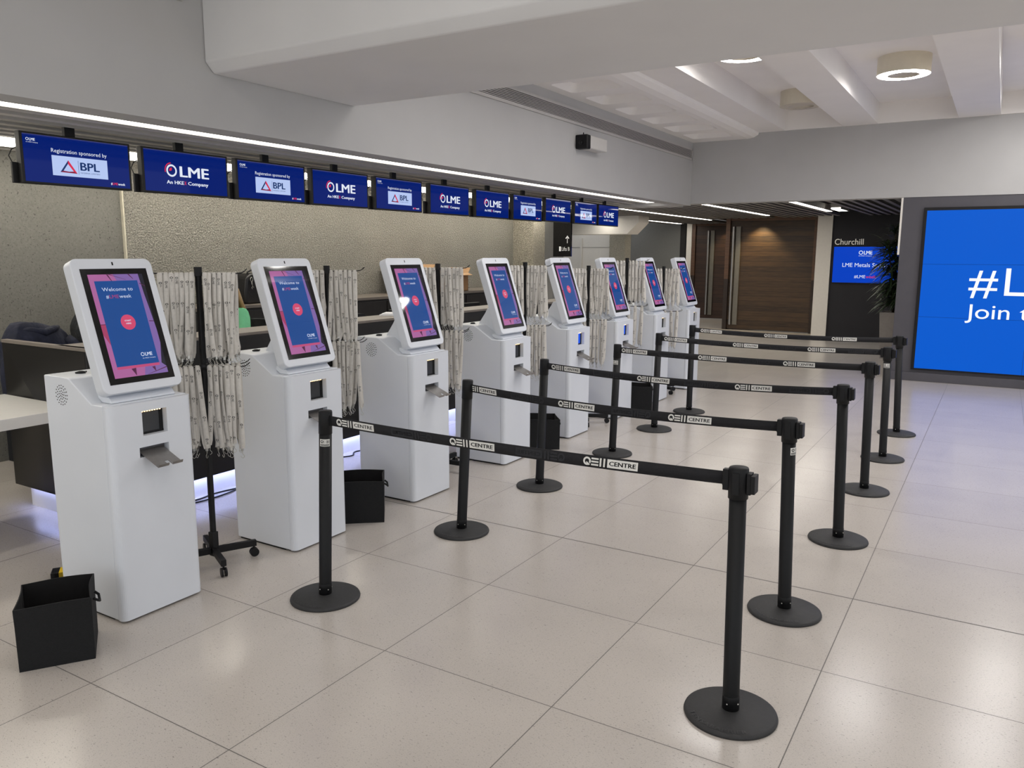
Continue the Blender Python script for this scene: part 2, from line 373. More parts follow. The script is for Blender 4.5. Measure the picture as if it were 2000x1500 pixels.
# upper wall above slats and the lintel over the far opening
mb = MB(); mb.box(-1.5, -1.28, -7, Y1, 2.53, 3.95, M_wall); struct(mb, 'wall_upper', 'grey painted wall above the slatted ceiling')
mb = MB(); mb.box(-1.5, 9, Y1, Y1 + .28, 2.56, 3.95, M_wall); mb.box(-4.6, -1.5, Y1 - .18, Y1 + .28, 2.53, 3.0, M_wall); struct(mb, 'wall_far', 'grey painted wall over the far opening')
# dark surround round the video wall
mb = MB(); mb.box(1.79, 9, Y1 + .01, Y1 + .45, 0, 2.56, M_surr); mb.box(1.785, 9, Y1 - .03, Y1 + .01, 0, .12, M_surr); struct(mb, 'wall_screen', 'charcoal wall around the video wall', bevel=.004)
mb = MB(); mb.box(1.765, 1.79, Y1 - .01, Y1 + .3, 1.77, 2.555, M_pillar); struct(mb, 'trim_2', 'white strip on the upper edge of the charcoal wall')
# main downstand beam
bp_ = [(.885, 3.95), (.885, 2.92), (.945, 2.859), (2.22, 2.859), (2.27, 2.90), (2.27, 3.95)]
mb = MB(); mb.prism(bp_, -1.279, 9, M_beam, fn=lambda p, a: (a, p[0], p[1])); struct(mb, 'ceiling_beam', 'broad white downstand ceiling beam', bevel=.012, angle=20)
# side strip with shallow recesses
prof = [(-1.279, 3.50), (-.42, 3.50), (-.33, 3.515), (-.27, 3.55), (-.25, 3.60), (-.25, 3.95), (-1.279, 3.95)]
mb = MB(); mb.prism(prof, 2.25, Y1, M_ceil); strip = struct(mb, 'ceiling_edge', 'lowered white ceiling edge with shallow rounded recesses')
cs = []
y = 2.62
while y < 9.7:
    c = MB(); pl = rrect(-1.15, y, -.51, y + .54, .07)
    n = len(pl); cx = -.83; cy = y + .27
    lo = [(p[0], p[1], 3.49) for p in pl]; hi = [(cx + (p[0] - cx) * .78, cy + (p[1] - cy) * .78, 3.585) for p in pl]
    c.add(lo + hi, [tuple(range(n)), tuple(range(2 * n - 1, n - 1, -1))] + [(i, n + i, n + (i + 1) % n, (i + 1) % n) for i in range(n)], M_ceil)
    cs.append(c.build('cutter')); y += .81
cut(strip, cs)
# coffered ceiling
mb = MB()
ribs = [(-.251, .13), (.93, 1.39), (2.38, 2.86), (3.84, 4.32), (5.3, 5.8), (6.8, 9)]
for a, b in ribs: mb.box(a, b, 2.25, Y1, ZC, 3.95, M_ceil)
mb.box(-1.3, 9, -7, 24, 3.86, 3.96, M_ceil)
for a, b in [(-1.279, .4), (1.4, 2.2), (3.2, 4.0), (5, 9)]: mb.box(a, b, -7, .9, ZC, 3.95, M_ceil)
mb.box(-.25, 9, Y1 - .03, Y1, ZC + .001, 3.95, M_ceil)
struct(mb, 'ceiling', 'white coffered ceiling with deep bays')
# slatted ceilings
mb = MB(); x = -1.60; step = .2
xs = [-1.60, -1.985, -2.19, -2.40, -2.60, -2.80, -2.98, -3.17, -3.62, -3.80, -3.98, -4.15]
for x in xs: mb.box(x - .042, x + .042, -7, 9.83, 2.575, 2.635, M_slat)
mb.box(-4.5, -1.5, -7, 9.83, 2.80, 2.95, M_plen)
struct(mb, 'ceiling_slats', 'grey slatted ceiling over the counter')
mb = MB(); x = -5.0
while x < 1.76:
    if min(abs(x - s) for s in (-3.1, -4.55, -1.32, .1, .36)) > .11: mb.box(x - .035, x + .035, 10.3, 16.4 if x > -2.8 else 19.2, 2.60, 2.65, M_slat2)
    x += .165
mb.box(-6, 2, 10.29, 19.3, 2.85, 2.96, M_plen); struct(mb, 'ceiling_slats_lobby', 'grey slatted ceiling of the lobby beyond the opening')
# lobby beyond
mb = MB(); mb.box(-.15, 4.2, 16.0, 16.2, 0, 2.95, M_dark); struct(mb, 'wall_lobby', 'black wall with room name lettering')
mb = MB(); mb.box(-.46, -.15, 15.95, 16.6, 0, 2.95, M_pillar); struct(mb, 'wall_pillar', 'white pillar right of the timber doors')
mb = MB(); mb.box(-4.53, -4.385, 19.2, 19.6, 0, 2.95, M_pillar); struct(mb, 'wall_pillar_left', 'white pillar left of the timber doors')
mb = MB(); mb.box(-4.75, -4.6, 19.3, 19.6, 0, 2.95, M_plen); struct(mb, 'trim_3', 'dark vertical recess left of the white pillar')
mb = MB(); mb.box(-7.4, -4.7, 19.5, 19.7, 0, 2.95, M_grey); struct(mb, 'wall_lobby_end', 'plain grey wall at the end of the lobby')
mb = MB(); mb.box(-6.05, -5.6, 17.4, 17.8, 0, 2.95, M_pier); struct(mb, 'wall_column', 'brown stone column in the corridor')
mb = MB(); mb.box(-7.6, -6.0, 17.5, 17.7, 0, 2.95, M_farw); mb.box(-7.6, -6.0, 17.49, 17.5, 1.95, 1.958, M_grey); struct(mb, 'wall_corridor', 'white corridor wall beside the column')
mb = MB(); mb.box(-6.2, -5.4, 13.2, 13.3, 0, 2.95, M_grey); struct(mb, 'wall_corridor_side', 'shaded grey wall at the corridor corner')
mb = MB(); mb.prism([(-6.0, 2.21), (-4.08, 2.21), (-3.82, 2.46), (-3.82, 2.6), (-6.0, 2.6)], 14.0, 14.6, M_farw); struct(mb, 'ceiling_bulkhead', 'low white bulkhead with sloping end')
mb = MB(); mb.box(-9, -7.5, 9, 24, 0, 2.95, M_grey); mb.box(-9, 12, 23.9, 24, 0, 4, M_grey); mb.box(4.2, 4.4, Y1 + .4, 24, 0, 3, M_dark); struct(mb, 'wall_outer', 'outer lobby walls')
# timber doors
def door(name, label, x0, x1, y, z1, rot, m, hx, pull):
    t = thing(name, label, 'door', (x0, y, 0), rot); t['kind'] = 'structure'
    w_ = x1 - x0; b = MB(); b.box(.09, w_ - .06, -.03, .03, .02, z1, m); b.build('door_panel', t)
    f = MB(); f.box(0, .1, -.09, .09, 0, z1, M_frame); f.box(w_ - .06, w_, -.09, .09, 0, z1, M_frame); f.box(.09, w_ - .06, -.05, .09, z1 - .07, z1 + .05, M_frame); f.build('door_frame', t, bevel=.004)
    h = MB(); h.box(hx, hx + pull, -.14, -.05, .12, z1 - .2, M_steel); h.build('pull_handle', t, bevel=.01)
    h2 = MB(); h2.box(hx + pull + .02, hx + pull + .13, -.075, -.03, .12, z1 - .2, mat('steel_plate', (120, 116, 108), .5, metal=.4, noise=.05)); h2.build('handle_plate', t)
    return t
door('door_1', 'large dark brown timber door with tall steel pull', -2.60, -.55, 16.5, 2.62, 0, M_wood, .17, .045)
door('door_2', 'narrow reddish brown timber door in shade behind', -4.38, -3.25, 19.3, 2.62, 0, M_wood2, .45, .05)
mb = MB(); mb.box(-3.25, -2.6, 19.3, 19.5, 0, 2.95, M_wood2); mb.box(-2.62, -2.58, 16.6, 19.4, 0, 2.95, M_wood2); struct(mb, 'wall_timber', 'timber lined reveal behind the doors')

# linear vent on upper wall
def vent():
    t = thing('air_vent', 'long white slotted air vent high on the grey upper wall', 'vent', (-1.28, 2.4, 3.31))
    L_ = 7.53
    b = MB(); b.box(0, .006, -.0, L_, -.058, .062, M_ventd); b.build('vent_backing', t)
    f = MB(); f.box(0, .02, -.03, L_ + .03, -.085, -.055, M_vent); f.box(0, .02, -.03, L_ + .03, .060, .09, M_vent); f.box(0, .02, L_, L_ + .03, -.085, .09, M_vent); f.build('vent_frame', t)
    g = MB()
    for i in range(7): z = -.044 + i * .0155; g.box(.004, .017, 0, L_, z - .0035, z + .0035, M_vent)
    g.build('vent_slats', t)
vent()
mb = MB(); mb.box(-1.28, -1.26, -.2, .74, 3.235, 3.45, M_vent)
for i in range(5): mb.box(-1.262, -1.256, -.17, .71, 3.27 + i * .035, 3.285 + i * .035, M_ventd)
tag(mb.build('air_vent'), 'short square-ended vent panel high on the wall left of the big beam', 'vent')
# camera / sensor box on upper wall
t = thing('security_camera', 'black and white box camera on the grey upper wall under the vent', 'camera', (-1.28, 6.2, 3.04))
b = MB(); b.box(.0, .15, -.16, .3, -.075, .075, mat('camera_white', (205, 202, 198), .4, noise=.02)); b.build('housing', t, bevel=.015)
b = MB(); b.box(.0, .155, -.26, -.16, -.085, .075, M_black); b.build('front_cap', t, bevel=.015)
b = MB(); b.ball((.08, -.275, -.02), .022, M_black); b.cyl((.08, -.21, .07), .006, .03, M_black, n=8); b.build('lens', t)

# ================================================================== LIGHTS
def strip_light(x0, x1, y0, y1, z, label, m, group=None, drop=0):
    t = thing('strip_light', label, 'light', ((x0 + x1) / 2, (y0 + y1) / 2, z), 0, group); hw = (x1 - x0) / 2; hl = (y1 - y0) / 2
    b = MB(); b.box(-hw, hw, -hl, hl, -drop, .02, m); b.build('diffuser', t)
    h = MB(); h.box(-hw - .008, -hw - .001, -hl, hl, -.006 + drop * .2, .1, M_slat); h.box(hw + .001, hw + .008, -hl, hl, -.006 + drop * .2, .1, M_slat); h.box(-hw, hw, -hl, hl, .022, .1, M_slat); h.build('housing', t)
    return t
strip_light(-1.875, -1.715, -6.5, 9.68, 2.575, 'long white strip light along the front of the slatted ceiling', M_strip)
strip_light(-3.50, -3.345, -6.5, 9.4, 2.59, 'rear white strip light washing the stone wall behind the screens', M_strip2, drop=.045)
strip_light(-3.15, -3.05, 10.9, 16.9, 2.60, 'long strip light in the lobby slats, just right of the last hanging screen', M_strip3)
strip_light(-4.61, -4.49, 12.5, 18.8, 2.60, 'lower strip light in the lobby ending at the left white pillar', M_strip3)
strip_light(-1.38, -1.27, 10.6, 15.2, 2.60, 'strip light in front of the large timber door', M_strip3)
strip_light(.05, .17, 10.6, 14.07, 2.60, 'strip light ending at the white pillar right of the timber door', M_strip3)
strip_light(.28, .44, 13.2, 14.1, 2.60, 'short bright strip light over the room name wall', M_strip3)
def area(name, loc, sx, sy, power, col=(1, .97, .93), rot=(0, 0, 0), parent=None, shape='RECTANGLE', spread=180):
    l = bpy.data.lights.new(name, 'AREA'); l.shape = shape; l.size = sx; l.size_y = sy; l.energy = power; l.color = col; l.spread = R(spread)
    o = bpy.data.objects.new(name, l); COL.objects.link(o); o.location = loc; o.rotation_euler = rot
    if parent: o.parent = parent
    return o
def ring_lamp(x, y, label, on=True, z=3.67, top=3.86, pw=1.0):
    t = thing('ceiling_lamp', label, 'lamp', (x, y, z), 0, 'round ceiling lamps in the coffers'); r = .265
    b = MB(); b.lathe([(r - .002, .004), (r, .008), (r, top - z)], M_lampb, n=40); b.build('drum', t)
    g = MB(); g.lathe([(r * .60, .0), (r - .012, .0), (r - .002, .006)], (M_ring if pw == 1.0 else M_ring2) if on else M_lampoff, n=40)
    g.build('ring_diffuser' , t)
    c = MB(); c.lathe([(.0, .012), (r * .60, .012), (r * .60, 0)], M_lampoff, n=40); c.build('centre_plate', t)
    return t
ring_lamp(1.963, 7.30, 'lit round ceiling lamp fully in view in the second coffer')
ring_lamp(.71, 5.62, 'lit round ceiling lamp half hidden behind the big beam')
ring_lamp(.628, 8.64, 'unlit round beige ceiling lamp behind a ceiling rib', on=False)
ring_lamp(3.45, 8.9, 'round ceiling lamp in the third coffer at the right edge, far one')
ring_lamp(3.32, 7.0, 'round ceiling lamp in the third coffer at the right edge, middle one')
ring_lamp(3.4, 4.25, 'round ceiling lamp in the third coffer at the right edge, near one')
for (x, y) in [(1.963, 3.9), (.655, 3.0), (4.75, 3.0), (4.75, 5.5), (4.75, 8.15)]: ring_lamp(x, y, 'round ceiling lamp in the coffers behind the big beam')
for (x, y) in [(.9, -.9), (.9, -3.8), (2.7, -.3), (2.7, -3.0), (2.7, -5.6), (4.5, -1.2), (4.5, -4.2)]: ring_lamp(x, y, 'unseen round lamp added to the ceiling in front of the big beam', pw=.62)  # unseen lamps, added out of view to light the front of the hall
def spot(x, y, z, label, power, tx, ty, tz):
    t = thing('downlight', label, 'light', (x, y, z)); b = MB(); b.lathe([(.03, .02), (.045, 0), (.055, 0), (.055, .07)], M_black, n=20); b.build('housing', t)
    b = MB(); b.lathe([(0, .015), (.03, .015)], M_ledw, n=20); b.build('bulb', t)
    l = bpy.data.lights.new('spot', 'SPOT'); l.energy = power; l.color = (1, .83, .5); l.spot_size = R(95); l.spot_blend = .7; l.shadow_soft_size = .03
    o = bpy.data.objects.new('spot_light', l); COL.objects.link(o); o.parent = t; o.location = (0, 0, -.02)
    o.rotation_euler = Vector((tx - x, ty - y, tz - z)).to_track_quat('-Z', 'Y').to_euler()
spot(-1.75, 16.15, 2.62, 'warm downlight above the large timber door', 90, -1.75, 16.45, 1.2)
spot(-3.3, 18.9, 2.62, 'warm downlight above the narrow timber door', 40, -3.3, 19.2, 1.6)

# ================================================================== COUNTER
t = thing('reception_counter', 'long dark veneer counter with grey ledge and glowing plinth behind the kiosks', 'counter', (-2.0, 4.5, 0))
y0, y1 = .235 - 4.5, 8.9 - 4.5
b = MB(); b.box(.27, .29, y0, y1, .155, 1.145, M_desk); b.box(-.70, .27, y0, y0 + .03, .155, 1.145, M_desk); b.box(-.02, .27, y0 + .03, y1, 1.11, 1.145, M_desk); b.box(-.02, -.0, y0 + .03, y1, .3, 1.11, M_desk); b.build('front_panel', t, bevel=.003)
b = MB(); b.box(-.70, .293, y0 - .003, y0 + .04, 1.146, 1.168, M_ledge); b.box(-.04, .293, y0, y1, 1.146, 1.168, M_ledge); b.build('ledge', t, bevel=.002)
b = MB(); b.box(-.62, .205, y0 + .06, y1 - .05, 0, .25, M_white2); b.build('plinth', t)
b = MB(); b.box(.238, .266, y0 + .06, y1 - .06, .172, .184, M_led); b.box(-.6, .25, y0 + .032, y0 + .048, .172, .184, M_led); b.build('plinth_light', t)
b = MB(); b.box(-.70, -.02, y0 + .031, y1, .715, .75, M_desk); b.build('work_surface', t)
t = thing('side_table', 'thick white slab worktop joined to the left end of the counter', 'worktop', (-2.3, -.7, 0))
b = MB(); b.box(-.42, .47, -1.2, .932, .72, .79, M_white2); b.build('table_top', t, bevel=.004)
b = MB(); b.box(-.40, .42, -1.18, -1.13, 0, .72, M_white2); b.build('panel_leg', t)
t = thing('storage_cabinet', 'long dark low cabinet against the stone wall', 'cabinet', (-3.69, 4.2, 0))
b = MB(); b.box(-.29, .29, -2.58, 4.3, .02, 1.2, mat('cabinet_dark', (30, 28, 28), .55, noise=.1, nscale=4)); b.build('body', t)
b = MB(); b.box(-.29, .31, -2.58, 4.3, 1.205, 1.235, M_ledge); b.build('top', t)
for i in range(8):
    yy = -2.56 + i * .855
    b = MB(); b.box(.291, .306, yy, yy + .83, .06, 1.18, mat('cabinet_door', (36, 33, 32), .5, noise=.1)); d = b.build('cabinet_door', t, bevel=.002)
    b = MB(); b.box(.308, .325, yy + .76, yy + .775, .8, .95, M_steel); b.build('handle', d)

t = thing('low_cabinet', 'low charcoal cabinet on the floor beyond the white slab table', 'cabinet', (-3.68, .98, 0))
b = MB(); b.box(-.34, .36, -.14, .16, 0, .93, M_coat); b.build('body', t, bevel=.004)
b = MB(); b.box(-.34, .365, -.145, .165, .93, .95, M_ledge); b.build('top', t)
# ================================================================== LOGOS
def logo_lme(mb, u, v, s, xf, W, Rd, lay=1, sub=True):
    """u,v = left/baseline, s = cap height"""
    r = s * .56; cx = u + r; cy = v + s * .5
    mb.ring(cx, cy, r * .68, r, xf, W, lay)
    if sub:
        mb.ring(cx, cy, r * 1.12, r * 1.3, xf, Rd, lay, 95, 195, 12); mb.ring(cx, cy, 0.01 * r, r * .40, xf, Rd, lay, 60, 200, 8)
    mb.text('LME', u + 2.35 * r, v, s, xf, W, lay, bold=True, width=s * 2.25)
    return u + 2.35 * r + s * 2.25
def qe_logo(mb, u, h, xf, m, dark, lay=1, flip=1, alln=False):
    """QEII CENTRE strip starting at u, height h, centred on v=0; flip=-1 mirrors it"""
    X = lambda a, b_, l: xf(u + flip * a, b_, l)
    r = h * .5; mb.ring(r, 0, r * .56, r, X, m, lay, -30, 300, 22); mb.flat([(r * .9, -.1 * r), (r * 1.85, -r * .75), (r * 1.45, -r * .98), (r * .75, -.35 * r)], X, m, lay)
    for k in (-1, 0, 1): mb.rect(r * 2.12, k * h * .36 - h * .1, r * 4.0, k * h * .36 + h * .1, X, m, lay)
    for k in range(2): mb.rect(r * (4.3 + k * .95), -h * .5, r * (4.75 + k * .95), h * .5, X, m, lay)
    if alln: return
    e = .237; b0 = r * 6.25; mb.rect(b0, -h * .5, e, h * .5, X, m, lay)
    if flip > 0: mb.text('CENTRE', b0 + .008, -h * .24, h * .5, xf=lambda a, b_, l: X(a, b_, l), m=dark, lay=lay + 1, width=e - b0 - .016, bold=True)
    else: mb.text('CENTRE', b0 + .008, -h * .24, h * .5, X, dark, lay + 1, width=e - b0 - .016, bold=True)

# ================================================================== HANGING SCREENS
def tv_xf(x, wv, hv, off=.0008):
    # u: 0..wv along +Y (left to right for a viewer on the +X side), v: 0..hv up
    return lambda u, v, l: (x + .0 + l * off, u - wv / 2, v)
def tv_content(kind, wv, hv, x):
    mb = MB(); xf = tv_xf(x, wv, hv); mb.rect(0, 0, wv, hv, xf, S_blue, 0)
    if kind == 'sponsor':
        logo_lme(mb, wv * .028, hv * .86, hv * .055, xf, S_white, S_red, 1, False); mb.text('An HKEX Company', wv * .028, hv * .815, hv * .022, xf, S_white, 1, width=wv * .105)
        mb.text('Registration sponsored by', wv * .245, hv * .665, hv * .085, xf, S_white, 1, width=wv * .53)
        mb.rect(wv * .245, hv * .17, wv * .775, hv * .60, xf, S_box, 1)
        a, c, e = (wv * .315, hv * .25), (wv * .395, hv * .52), (wv * .475, hv * .24)
        mb.flat([a, c, (wv * .39, hv * .44), (wv * .345, hv * .285)], xf, S_navy, 2)
        mb.flat([c, e, (wv * .44, hv * .285), (wv * .39, hv * .44)], xf, S_red, 2)
        mb.flat([a, (wv * .345, hv * .285), (wv * .395, hv * .272), (wv * .44, hv * .285), e], xf, S_dred, 2)
        mb.rect(wv * .487, hv * .23, wv * .49, hv * .53, xf, S_navy, 2)
        mb.text('BPL', wv * .505, hv * .325, hv * .175, xf, S_navy, 2, width=wv * .19, bold=True); mb.text('NIGERIA LIMITED', wv * .505, hv * .255, hv * .028, xf, S_navy, 2, width=wv * .19)
        mb.text('#', wv * .8, hv * .06, hv * .055, xf, S_white, 1, width=wv * .016, bold=True); mb.text('LME', wv * .819, hv * .06, hv * .055, xf, S_red, 1, width=wv * .052, bold=True); mb.text('week', wv * .873, hv * .06, hv * .055, xf, S_white, 1, width=wv * .075, bold=True)
    else:
        r = hv * .145; cx, cy = wv * .31, hv * .53
        mb.ring(cx, cy, r * .74, r * 1.04, xf, S_white, 1); mb.ring(cx, cy, r * 1.18, r * 1.36, xf, S_red, 1, 95, 195, 14); mb.ring(cx, cy, .001, r * .5, xf, S_red, 1, 80, 190, 8)
        mb.text('LME', wv * .405, hv * .40, hv * .26, xf, S_white, 1, width=wv * .365, bold=True)
        mb.text('An HKE', wv * .245, hv * .205, hv * .085, xf, S_white, 1, width=wv * .205, bold=True); mb.text('X', wv * .455, hv * .205, hv * .085, xf, S_red, 1, width=wv * .026, bold=True)
        mb.text('Company', wv * .50, hv * .205, hv * .085, xf, S_white, 1, width=wv * .255, bold=True)
    return mb
TVW, TVH = .752, .322
def make_tv(kind, loc, label):
    t = thing('hanging_screen', label, 'screen', loc, 0, 'screens hanging in a row under the slatted ceiling')
    b = MB(); b.box(-.055, 0, -TVW / 2, TVW / 2, 0, TVH, M_black); b.build('casing', t, bevel=.004)
    b = MB(); b.box(-.075, -.052, -TVW / 2 - .03, -TVW / 2 + .16, .0, .13, M_black); b.box(-.1, -.052, -.2, .2, .05, .27, M_black); b.build('rear_box', t, bevel=.004)
    c = tv_content(kind, TVW - .034, TVH - .026, .0012)
    o = c.build('display', t, weld=False); o.location = (0, 0, .013)
    b = MB(); b.box(-.09, -.055, -.05, .02, TVH - .06, TVH + .065, M_black); b.build('bracket', t, bevel=.003)
    b = MB(); b.tube([(-.06, -TVW / 2 + .03, .24), (-.08, -TVW / 2 - .012, .21), (-.085, -TVW / 2 - .03, .17), (-.08, -TVW / 2 - .015, .13), (-.06, -TVW / 2 + .02, .1)], .0035, M_black, n=6); b.build('cable', t)
    return t
tvc = [.64, 1.48, 2.315, 3.145, 4.0, 4.885, 5.77, 6.615, 7.46, 8.325, 9.13]
kinds = 'slssslssslsl'
kinds = ['sponsor', 'logo', 'sponsor', 'logo', 'sponsor', 'logo', 'logo', 'sponsor', 'logo', 'sponsor', 'logo']
order = ['first', 'second', 'third', 'fourth', 'fifth', 'sixth', 'seventh', 'eighth', 'ninth', 'tenth', 'eleventh']
protos = {}
for i, (yc, k) in enumerate(zip(tvc, kinds)):
    lab = '%s hanging blue screen from the left, showing %s' % (order[i], 'the sponsor slide' if k == 'sponsor' else 'the large round logo')
    z0 = 2.187 if i < 8 else 2.198
    if k not in protos: protos[k] = make_tv(k, (-2.3, yc, z0), lab)
    else: copy_tree(protos[k], (-2.3, yc, z0), label=lab)

# ================================================================== KIOSKS
KX = -.6
def kiosk_screen(mb, xf, sw, sh):
    mb.rect(0, 0, sw, sh, xf, K_pink, 0)
    mb.flat([(sw * .45, sh), (sw, sh), (sw, 0), (sw * .55, 0), (sw * .8, sh * .5)], xf, K_purple, 1)
    mb.flat([(0, sh * .52), (sw * .1, sh * .52), (sw * .1, sh * .30), (0, sh * .42)], xf, K_dred, 1)
    mb.flat([(sw * .92, sh), (sw, sh), (sw, sh * .42), (sw * .965, sh * .66), (sw * .94, sh * .8)], xf, K_dark, 2); mb.flat([(sw, sh * .3), (sw, 0.06 * sh), (sw * .92, sh * .1)], xf, K_dark, 2)  # dark building silhouette, part of the screen image
    for (a, b_) in (((.33, .998), (.40, .93)), ((.36, .998), (.66, .945)), ((.72, .998), (.80, .95))):
        mb.flat([(sw * a[0], sh * a[1]), (sw * (a[0] + .03), sh * a[1]), (sw * (b_[0] + .012), sh * b_[1]), (sw * b_[0], sh * b_[1])], xf, K_tri, 2)
    mb.flat([(sw * .33, sh * .075), (sw * .42, sh * .08), (sw * .40, sh * .004)], xf, K_tri, 2); mb.flat([(sw * .72, sh * .07), (sw * .78, sh * .075), (sw * .78, sh * .02)], xf, K_tri, 2)
    mb.flat([(sw * .6, sh * .003), (sw * .62, sh * .003), (sw, sh * .05), (sw, sh * .06)], xf, K_tri, 2); mb.flat([(sw * .9, sh * .52), (sw, sh * .515), (sw, sh * .522), (sw * .9, sh * .528)], xf, K_tri, 2); mb.flat([(0, sh * .515), (sw * .1, sh * .515), (sw * .1, sh * .521), (0, sh * .521)], xf, K_tri, 2)
    mb.flat([(sw * .90, sh * .90), (sw, sh * .872), (sw, sh * .88), (sw * .90, sh * .908)], xf, K_tri, 3)
    p0, p1, q0, q1 = .085, .875, .105, .935
    mb.rect(sw * p0, sh * (q0 - .025), sw * p1, sh * q0, xf, K_rose, 3); mb.text('by using this kiosk you accept', sw * (p0 + .02), sh * (q0 - .017), sh * .008, xf, K_pink, 4, width=sw * .4) if False else None
    mb.rect(sw * p0, sh * q0, sw * p1, sh * q1, xf, K_blue, 3)
    mb.text('Welcome to', sw * .185, sh * .835, sh * .036, xf, K_white, 4, width=sw * .56)
    mb.text('#', sw * .225, sh * .765, sh * .034, xf, K_white, 4, width=sw * .05); mb.text('LME', sw * .285, sh * .765, sh * .034, xf, K_lred, 4, width=sw * .17); mb.text('week', sw * .465, sh * .765, sh * .034, xf, K_white, 4, width=sw * .22)
    mb.disc(sw * .5, sh * .525, sw * .135, xf, K_red, 4); mb.text('START', sw * .44, sh * .534, sh * .014, xf, K_white, 5, width=sw * .12, bold=True); mb.text('HERE', sw * .455, sh * .506, sh * .014, xf, K_white, 5, width=sw * .095, bold=True)
    logo_lme(mb, sw * .57, sh * .185, sh * .034, xf, K_white, K_red, 4, False); mb.text('An HKEX Company', sw * .585, sh * .158, sh * .011, xf, K_white, 4, width=sw * .25)
def make_kiosk(loc, label):
    t = thing('registration_kiosk', label, 'kiosk', loc, 0, 'registration kiosks in a row')
    hw = .221
    # body: rear shell
    prof = [(-.262, 0.012), (.197, .012), (.197, 1.056), (.11, 1.056), (-.055, 1.158), (-.075, 1.164), (-.125, 1.166), (-.272, 1.165)]
    b = MB(); b.prism(prof, -hw, hw, M_white); b.build('body', t, bevel=.006, seg=3, angle=14)
    # front door with rounded vertical edges and two openings
    b = MB(); b.box(.1972, .1990, -hw + .002, hw - .002, .02, 1.047, M_black); b.build('seam_shade_strip', t)  # black strip added, standing for the shade inside the door gap
    plan = [(.1990, -hw)] + [(.238 - .03 + .03 * math.sin(R(a)), -hw + .03 - .03 * math.cos(R(a))) for a in range(0, 91, 15)] + [(.238 - .03 + .03 * math.cos(R(a)), hw - .03 + .03 * math.sin(R(a))) for a in range(0, 91, 15)] + [(.1990, hw)]
    b = MB(); n = len(plan); Z0, Z1 = .012, 1.052
    half = (n - 2) // 2
    for i in range(n - 1):
        if i == half: continue
        p, q = plan[i], plan[i + 1]; b.add([(p[0], p[1], Z0), (q[0], q[1], Z0), (q[0], q[1], Z1), (p[0], p[1], Z1)], [(0, 1, 2, 3)], M_white, True)
    for z in (Z0, Z1): b.add([(p[0], p[1], z) for p in plan], [tuple(range(n))], M_white)
    b.add([(.1990, -hw, Z0), (.1990, hw, Z0), (.1990, hw, Z1), (.1990, -hw, Z1)], [(0, 1, 2, 3)], M_white)
    ys = [-hw + .03, -.078, -.054, .077, .078, hw - .03]; zs = [Z0, .788, .836, .890, 1.009, Z1]
    hole = lambda y, z: (-.054 < y < .077 and .890 < z < 1.009) or (-.078 < y < .078 and .788 < z < .836)
    for i in range(5):
        for j in range(5):
            if not hole((ys[i] + ys[i + 1]) / 2, (zs[j] + zs[j + 1]) / 2): b.add([(.238, ys[i], zs[j]), (.238, ys[i + 1], zs[j]), (.238, ys[i + 1], zs[j + 1]), (.238, ys[i], zs[j + 1])], [(0, 1, 2, 3)], M_white)
    for (ya, yb, za, zb) in ((-.054, .077, .890, 1.009), (-.078, .078, .788, .836)):
        for (p, q) in (((ya, za), (yb, za)), ((yb, za), (yb, zb)), ((yb, zb), (ya, zb)), ((ya, zb), (ya, za))): b.add([(.199, p[0], p[1]), (.199, q[0], q[1]), (.238, q[0], q[1]), (.238, p[0], p[1])], [(0, 1, 2, 3)], M_white)
    b.build('front_door', t, weld=False)
    b = MB(); b.box(.14, .2, -.20, .20, .0, .011, M_black); b.box(-.25, .14, -.21, .21, 0, .011, M_black); b.build('foot', t)
    # window with printer behind it
    b = MB(); b.box(.2008, .203, -.053, .076, .8905, 1.0085, M_glass); b.box(.203, .206, .058, .0755, .891, 1.007, M_black); b.box(.203, .207, -.053, .076, .8905, .9, M_black)
    win = b.build('printer_window', t)
    b = MB()
    for i in range(9): b.box(.2065, .2085, -.05 + i * .0135, -.043 + i * .0135, .999, 1.004, M_ledw)
    b.build('light_strip', win)
    b = MB(); b.box(.2008, .202, -.077, .077, .7885, .8355, mat('slot_dark', (90, 90, 94), .7, noise=.1)); b.build('slot', t)
    # sloping metal tray with notch and turned-up lips
    def tx(a, yy, c): return (.2005 + a * .925 + c * .35, yy, .817 - a * .38 + c * .93)
    b = MB()
    for (ya, yb) in ((-.066, -.008), (.012, .066)):
        b.box(.0, .165, ya, yb, -.0012, .0012, M_steel, xf=lambda v: tx(*v)); b.box(.1635, .166, ya, yb, 0.0012, .014, M_steel, xf=lambda v: tx(*v))
    b.box(0, .125, -.008, .012, -.0012, .0012, M_steel, xf=lambda v: tx(*v)); b.build('ticket_tray', t)
    # neck between body and head
    b = MB(); b.prism([(.165, 1.05), (.02, 1.10), (-.14, 1.158), (-.068, 1.258), (-.045, 1.30), (.06, 1.30), (.14, 1.12)], -.052, .052, M_white); b.build('neck', t, bevel=.006)
    b = MB(); b.prism([(.186, 1.0565), (.186, 1.064), (.165, 1.085), (.08, 1.10), (.08, 1.078), (.113, 1.0565)], -.168, .168, M_white); b.build('neck_flange', t, bevel=.004)
    # head
    base = Vector((.203, 0, 1.104)); tv = Vector((-.3157, 0, .9489)); nv = Vector((.9489, 0, .3157))
    def hx(u, v, c): p = base + Vector((0, 1, 0)) * u + tv * v + nv * c; return (p.x, p.y, p.z)
    pl = rrect(-.207, 0, .207, .652, .035, 5)
    b = MB(); b.prism(pl, -.062, 0, M_white, fn=lambda p, a: hx(p[0], p[1], a), smooth=True); hd = b.build('head', t, bevel=.005, seg=3, angle=50)
    b = MB(); b.box(-.169, .169, .042, .601, .0006, .0014, M_bezel, xf=lambda v: hx(*v)); bz = b.build('bezel', hd)
